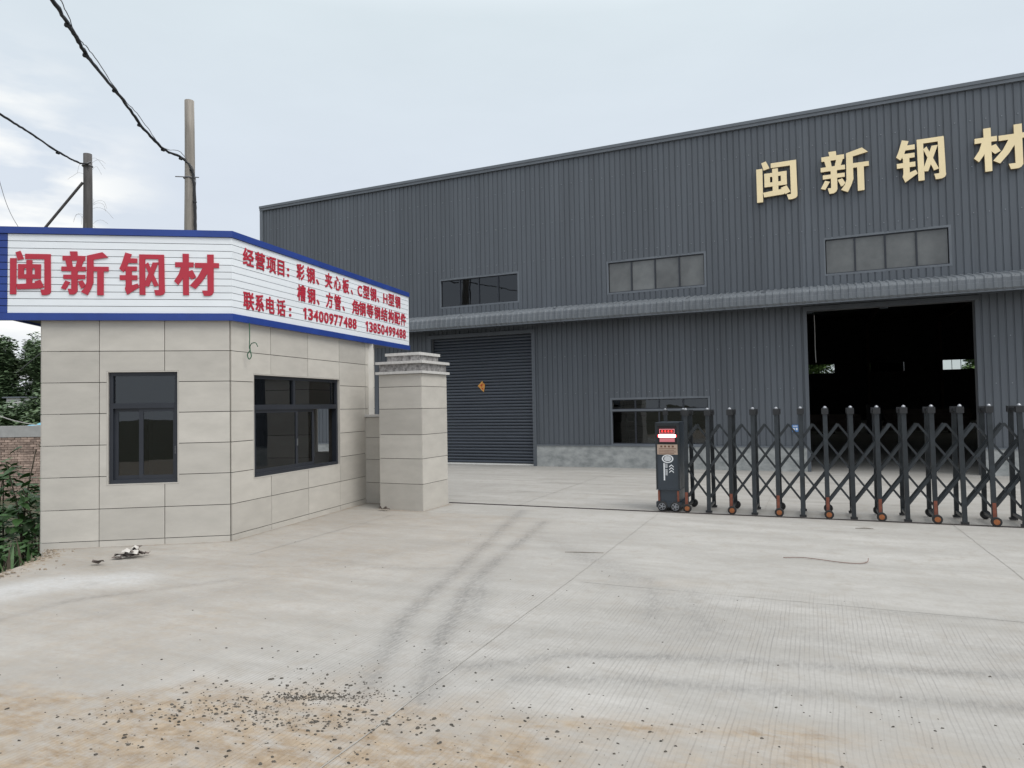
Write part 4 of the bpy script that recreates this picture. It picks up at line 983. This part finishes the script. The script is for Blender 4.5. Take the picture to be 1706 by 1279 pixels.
def leaf_crown(n, rx, ry, rz, size, clumps, seed):
    rs = random.Random(seed); mb = MB(); cl = []
    for _ in range(clumps):
        while True:
            p = Vector((rs.uniform(-1, 1), rs.uniform(-1, 1), rs.uniform(-1, 1)))
            if .25 < p.length < 1: break
        cl.append((Vector((p.x * rx, p.y * ry, p.z * rz)), rs.uniform(.22, .42)))
    for i in range(n):
        c, r = cl[i % clumps]; q = Vector((rs.gauss(0, 1), rs.gauss(0, 1), rs.gauss(0, .8))); q = q.normalized() * (rs.random() ** .4) * r * (rx + rz) / 2
        p = c + q; a = rs.uniform(0, 6.28); tl = rs.uniform(-.9, .9); s = size * rs.uniform(.6, 1.3)
        ux = Vector((math.cos(a), math.sin(a), tl * .5)).normalized(); vx = Vector((-math.sin(a), math.cos(a), rs.uniform(-.8, .8))).normalized()
        mb.v += [tuple(p - ux * s), tuple(p + vx * s * .45), tuple(p + ux * s), tuple(p - vx * s * .45)]; j = len(mb.v) - 4
        mb.f.append((j, j + 1, j + 2, j + 3)); mb.m.append(0)
    return mb
def tree(nm, label, loc, h, rx, seed, n=13000, group=None):
    t = thing(nm, label, 'tree', loc, 0, group); rs = random.Random(seed)
    mb = MB(); top = h * .8
    mb.tube([(0, 0, 0), (rs.uniform(-.1, .1), 0, top * .4), (rs.uniform(-.2, .2), 0, top * .75), (0, 0, top)], [.17, .13, .09, .03], 8)
    for i in range(9):
        z = top * rs.uniform(.3, .95); a = rs.uniform(0, 6.28); L = rx * rs.uniform(.4, .85)
        mb.tube([(0, 0, z), (math.cos(a) * L * .5, math.sin(a) * L * .5, z + L * .35), (math.cos(a) * L, math.sin(a) * L, z + L * .6)], [.06, .04, .015], 5)
    mb.build('trunk', 'bark', t)
    cr_ = leaf_crown(n, rx, rx, h * .42, .20, 34, seed).build('crown', 'leaf_far', t); cr_.location = (0, 0, h * .56)
    return t
spec = [(-48.5, 58, 9.4, 2.6), (-44.6, 60, 10.6, 2.4), (-42.2, 56, 9.2, 2.0), (-40.3, 59, 10.0, 1.9), (-37.6, 57, 10.3, 2.2), (-34.5, 60, 10.8, 2.5), (-31.0, 58, 9.8, 2.3)]
labs = ['tree furthest left in the wood behind the brick wall', 'tall dark tree second from the left in the wood', 'dark bushy tree left of the gap above the brick wall', 'slender taller tree in the middle of the wood behind the brick wall', 'leafy tree just left of the gatehouse edge, beyond the wall', 'tree of the far wood hidden behind the gatehouse sign', 'tree of the far wood behind the two poles']
base = None
for i, ((x, y, h, rx), lb) in enumerate(zip(spec, labs)):
    if i < 3: t = tree('broadleaf_tree', lb, (x, y, -1.6), h, rx, 100 + i, group='trees of the wood behind the brick wall'); base = (base or []) + [t]
    else:
        t = copy_tree(base[i % 3]); t['label'] = lb; t.location = (x, y, -1.6); t.rotation_euler = (0, 0, i * 1.3); s_ = h / spec[i % 3][2]; t.scale = (s_ * rx / spec[i % 3][3], s_ * rx / spec[i % 3][3], s_)
for i, (s_, d_, sc_) in enumerate(((6.2, 57, 1.0), (9.0, 58, 1.05), (20.3, 56, .85), (12.6, 58, .8))):
    t = copy_tree(base[i % 3]); p = W0 + U * s_ - NV * d_; t.location = (p.x, p.y, -1.2); t.scale = (sc_,) * 3; t.rotation_euler = (0, 0, i)
    t['label'] = ['green tree seen through the left rear window of the warehouse', 'second tree outside the left rear window of the warehouse', 'sparse tree against the sky in the right rear window', 'tree outside the filmed middle rear window of the warehouse'][i]; t['group'] = 'trees behind the warehouse'
    for ch in t.children:
        if ch.name.startswith('crown'): ch.material_slots[0].link = 'OBJECT'; ch.material_slots[0].material = MT['leaf_bright']
# dark hedge belt and low white shed below the wood
for i, (x, y, z, sx) in enumerate(((-36.5, 46, .3, 4.2), (-30.5, 45, .2, 4.0), (-25.5, 40, .0, 3.4))):
    t = thing('hedge_bush', ['broad dark green bush below the wood, behind the brick wall', 'wide dark bush beside the blue tarpaulin, behind the brick wall', 'low dark bush hidden behind the gatehouse'][i], 'bush', (x, y, -1.5), 0, 'bushes beyond the brick wall')
    o = leaf_crown(9000, sx, 2.0, 1.9, .20, 40, 300 + i).build('foliage', 'leaf_far', t); o.location = (0, 0, 2.1)
    mb = MB()
    for q in range(6): mb.tube([(rnd(-sx, sx) * .6, 0, 0), (rnd(-sx, sx) * .6, rnd(-.5, .5), 2.0)], [.05, .02], 5)
    mb.build('stem', 'bark', t)
SD = thing('low_shed', 'low white shed strip showing between the wood and the bushes', 'shed', (-37.0, 52, -1.5))
mb = MB(); mb.box(-1.5, 9, 0, 4, 0, 4.4); mb.build('wall', 'white_paint', SD); mb = MB(); mb.box(-1.7, 9.2, -.2, 4.2, 4.401, 4.50); mb.build('roof', 'flash', SD)
mb = MB(); nn = 14
for i in range(nn):
    for j in range(6): pass
vs = []
for i in range(nn + 1):
    for j in range(6):
        u = i / nn; v = j / 5; vs.append((-1.1 + 2.2 * u, -.7 + 1.4 * v, .30 * math.sin(math.pi * u) ** .6 * math.sin(math.pi * v) ** .6 + .05 * math.sin(u * 23 + v * 4)))
fs = [(i * 6 + j, (i + 1) * 6 + j, (i + 1) * 6 + j + 1, i * 6 + j + 1) for i in range(nn) for j in range(5)]
mb.v = vs; mb.f = fs; mb.m = [0] * len(fs)
# tarp drawn over a small stack
TP = thing('tarpaulin', 'pale blue tarpaulin bulging above the brick wall', 'tarpaulin', (-16.72, 25.4, -1.58))
o = mb.build('sheet', 'tarp', TP, smooth=True); o.location = (0, 0, 2.72)
mb = MB(); mb.box(-.9, .9, -.5, .5, 0, 2.74); mb.build('stack', 'cement', TP)
mb = MB(); mb.tube(smooth_path([(-10.55, 15.5, -1.2), (-10.50, 15.5, .4), (-10.44, 15.5, 1.2), (-10.42, 15.5, 1.75)]), .025, 6)
tag(mb.build('wooden_stake', 'bark'), 'thin reddish stake leaning in front of the brick wall', 'stake')
mb = MB(); mb.tube(smooth_path([(-13.3, 17, 1.85), (-12.4, 17, 1.5), (-11.3, 17, 1.28), (-10.6, 17, 1.05)]), .012, 4)
tag(mb.build('slack_rope', 'rope'), 'slack pale rope crossing the dark trees above the brick wall', 'rope')

# large-leaved shrub growing up the bank beside the gatehouse
SHB = thing('leafy_shrub', 'large-leaved green shrub growing on the bank left of the gatehouse', 'shrub', (-7.5, 10.2, -.9))
rs = random.Random(5); mb = MB(); tips = []
for i in range(26):
    bx, by = rs.uniform(-1.0, .9), rs.uniform(-.5, .9); h = rs.uniform(.9, 2.0) * (1.05 if bx > -.1 else .85); lx, ly = rs.uniform(-.35, .35), rs.uniform(-.5, .2)
    pth = smooth_path([(bx, by, -.1), (bx + lx * .4, by + ly * .4, h * .6), (bx + lx, by + ly, h)], 4); mb.tube(pth, [.018 - .012 * k / len(pth) for k in range(len(pth))], 5); tips += pth[3:]
mb.build('stem', 'twig', SHB)
lm = MB(); nL = 9
for i in range(nL):
    u = i / (nL - 1); wd = math.sin(math.pi * min(1, u * .93 + .07)) ** .8 * .36 * (1.1 - .5 * u); z = -.18 * (u - .3) ** 2
    lm.v += [(-wd, u, z + .10 * wd / .36), (0, u, z), (wd, u, z + .10 * wd / .36)]
for i in range(nL - 1):
    j = i * 3; lm.f += [(j, j + 1, j + 4, j + 3), (j + 1, j + 2, j + 5, j + 4)]; lm.m += [0, 0]
leaf_me = None
for i in range(295):
    p = tips[rs.randrange(len(tips))]; sz = rs.uniform(.10, .23)
    if leaf_me is None: o = lm.build('leaf', 'leaf', SHB, smooth=True); leaf_me = o.data
    else: o = link('leaf', leaf_me, SHB)
    o.location = p + Vector((rs.uniform(-.14, .14), rs.uniform(-.18, .1), rs.uniform(-.08, .1))); o.rotation_euler = (rs.uniform(-.9, .25), rs.uniform(-.5, .5), rs.uniform(0, 6.28)); o.scale = (sz,) * 3
mb = MB()
for i in range(2600):
    u_ = rs.random(); x = -8.9 + 3.1 * u_; y = rs.uniform(8.9, 11.6)
    if float(edge_x(y)) - x < .2 and y < 8.6: continue
    top = 1.35 + .35 * math.sin(x * 3.1) + .25 * math.sin(y * 4 + x); z = top * (rs.random() ** .6); s_ = rs.uniform(.05, .12)
    if (x > -6.15 and y > 8.6) : continue
    a = rs.uniform(0, 6.28); ux = Vector((math.cos(a), math.sin(a), rs.uniform(-.6, .3))) * s_; vx = Vector((-math.sin(a), math.cos(a), rs.uniform(-.5, .5))) * s_ * .45; p = Vector((x + 7.5, y - 10.2, z))
    j = len(mb.v); mb.v += [tuple(p - ux), tuple(p + vx), tuple(p + ux), tuple(p - vx)]; mb.f.append((j, j + 1, j + 2, j + 3)); mb.m.append(0)
o = mb.build('understory', 'leaf', SHB); o['kind'] = 'stuff'
# rank growth and dead stems on the dark bank
mb = MB()
for i in range(1500):
    x = rs.uniform(-9.5, -5.75); y = rs.uniform(6.6, 12.5)
    d_ = float(edge_x(y)) - x
    if d_ < .12: continue
    z = -.16 - .75 * min(1, d_ / 2.2) ** .8; h = rs.uniform(.12, .5); a = rs.uniform(0, 6.28); b = rs.uniform(.05, .25)
    p = Vector((x, y, z - .04)); q = p + Vector((math.cos(a) * b, math.sin(a) * b, h)); wd = rs.uniform(.006, .02); sd_ = Vector((-math.sin(a), math.cos(a), 0)) * wd
    m_ = (p + q) / 2 + Vector((0, 0, h * .12)); j = len(mb.v)
    mb.v += [tuple(p - sd_), tuple(p + sd_), tuple(m_ + sd_), tuple(m_ - sd_), tuple(q)]
    mb.f += [(j, j + 1, j + 2, j + 3), (j + 3, j + 2, j + 4)]; k = 0 if rs.random() < .6 else 1; mb.m += [k, k]
tag(mb.build('weeds', ['leaf', 'twig']), 'rank grass and dead stems on the dark bank left of the slab', 'weeds', kind='stuff')

# ================================================================== loose things on the concrete
mb = MB(); rs = random.Random(3)
def stone(x, y, r):
    j = len(mb.v); n = 6; el = rs.uniform(.4, 1.); r *= rs.uniform(.85, 1.15); a0 = 0.; yaw = rs.gauss(-.25, .5); cy_, sy_ = math.cos(yaw), math.sin(yaw); R_ = lambda u, v: (x + u * cy_ - v * sy_, y + u * sy_ + v * cy_)
    for k in range(n):
        a = a0 + 2 * math.pi * k / n; q = r * rs.uniform(.75, 1.15); mb.v.append((*R_(q * 1.25 * math.cos(a), q * el * math.sin(a)), .001))
    for k in range(n):
        a = a0 + 2 * math.pi * k / n + .2; q = r * rs.uniform(.45, .8); mb.v.append((*R_(q * 1.25 * math.cos(a), q * el * math.sin(a)), r * rs.uniform(.45, .8)))
    for k in range(n): mb.f.append((j + k, j + (k + 1) % n, j + n + (k + 1) % n, j + n + k)); mb.m.append(0)
    mb.f.append(tuple(j + n + k for k in range(n))); mb.m.append(0)
for cx_, cy_, sx, sy, n, r in ((-1.17, 3.97, .17, .035, 170, .008), (-.90, 4.05, .14, .07, 45, .009), (-1.30, 4.22, .16, .09, 35, .009), (-1.55, 4.08, .20, .05, 40, .009), (-1.85, 3.82, .22, .05, 70, .009), (-1.15, 3.70, .20, .05, 120, .009), (-.75, 3.66, .25, .05, 60, .010), (-1.7, 3.55, .5, .10, 60, .009), (-1.1, 3.25, .5, .12, 120, .009), (-.2, 3.5, .5, .15, 55, .009), (.8, 3.4, .6, .12, 60, .007), (-.3, 4.1, .35, .3, 40, .007), (-1.6, 4.5, .6, .3, 45, .007), (-2.6, 3.9, .5, .15, 30, .008), (1.9, 3.6, .7, .25, 20, .009), (-1.5, 6.0, 1.6, 1.2, 30, .008), (1.5, 5.2, 1.6, 1.2, 22, .008)):
    for _ in range(int(n * 1.5)):
        x, y = rs.gauss(cx_, sx * 1.3), rs.gauss(cy_, sy * 1.5)
        if y > 2.6: stone(x, y, r * rs.choice((.25, .3, .4, .5, .6, .75, 1.1)) )
for _ in range(190): stone(rs.gauss(-1.17, .12), rs.gauss(3.965, .022), rs.choice((.003, .004, .005, .007)))
for _ in range(160): stone(rs.gauss(-1.5, .35), rs.gauss(3.86, .05), rs.choice((.002, .003, .004, .006)))
tag(mb.build('gravel', 'pebble'), 'dark loose gravel scattered over the dusty concrete', 'gravel', kind='stuff')

mb = MB()
for _ in range(420):
    y = rs.uniform(5.2, 8.5); x = float(edge_x(y)) + abs(rs.gauss(0, .16)) + .02
    stone(x, y, rs.choice((.005, .007, .010, .014, .022)))
MT['crumb'] = mat('soil_crumb', (.17, .13, .09), .95, col2=(.34, .29, .23), vscale=7)
tag(mb.build('soil_crumbs', 'crumb'), 'crumbled soil along the ragged left edge of the slab', 'soil', kind='stuff')

def scrap(parent, p, s, mt, seed):
    r2 = random.Random(seed); mb = MB(); vs = []
    for i in range(3):
        for j in range(3): vs.append((p[0] + s * ((i - 1) * .9 + r2.uniform(-.3, .3)), p[1] + s * ((j - 1) * .6 + r2.uniform(-.3, .3)), p[2] + s * r2.uniform(.02, 1.25)))
    mb.v = vs; mb.f = [(i * 3 + j, (i + 1) * 3 + j, (i + 1) * 3 + j + 1, i * 3 + j + 1) for i in range(2) for j in range(2)]; mb.m = [0] * 4
    return mb.build('scrap' if parent else 'debris_scrap', mt, parent)
HP = thing('litter_heap', 'small heap of crumpled brown and white litter before the gatehouse', 'litter', (-4.40, 7.80, 0)); HP.scale = (.85, .85, .85)
for i in range(26):
    a = rs.gauss(.05, .075); scrap(HP, (a, rs.uniform(-.10, .10) + a * .5, max(0, .10 - abs(a - .06) * .6) * rs.random()), rs.uniform(.03, .065), 'scrap' if i % 3 else 'scrap_white', i)
for i, (x, y, s_, lb) in enumerate(((-4.53, 7.47, .05, 'dark wad of litter left of the litter heap'), (-2.17, 11.33, .055, 'dark scrap lying at the foot of the low wall'), (-2.12, 11.06, .06, 'dark scrap lying beside the pillar foot'), (-2.05, 11.02, .05, 'dark flat scrap nearest the gate pillar'))):
    o = scrap(None, (0, 0, .002), s_, 'scrap', 50 + i); o.location = (x, y, 0); tag(o, lb, 'litter')
mb = MB(); mb.tube(smooth_path([(2.816, 7.231, .01), (3.018, 7.187, .014), (3.292, 6.976, .01), (3.442, 6.912, .01), (3.55, 6.95, .012), (3.607, 7.032, .03)]), .0042, 5)
tag(mb.build('loose_wire', 'redwire'), 'thin reddish wire curving on the concrete before the gate', 'wire')
mb = MB(); mb.tube([(4.36, 8.80, .008), (4.46, 8.77, .014), (4.56, 8.735, .009)], [.003, .006, .003], 5)
tag(mb.build('twig', 'twig'), 'short dark twig on the concrete just before the gate castors', 'twig')
mb = MB(); mb.tube([(.56, 7.70, .006), (.74, 7.66, .009), (.98, 7.62, .006)], [.002, .004, .002], 5)
tag(mb.build('twig', 'twig'), 'longer dark twig on the open concrete left of the joint', 'twig')
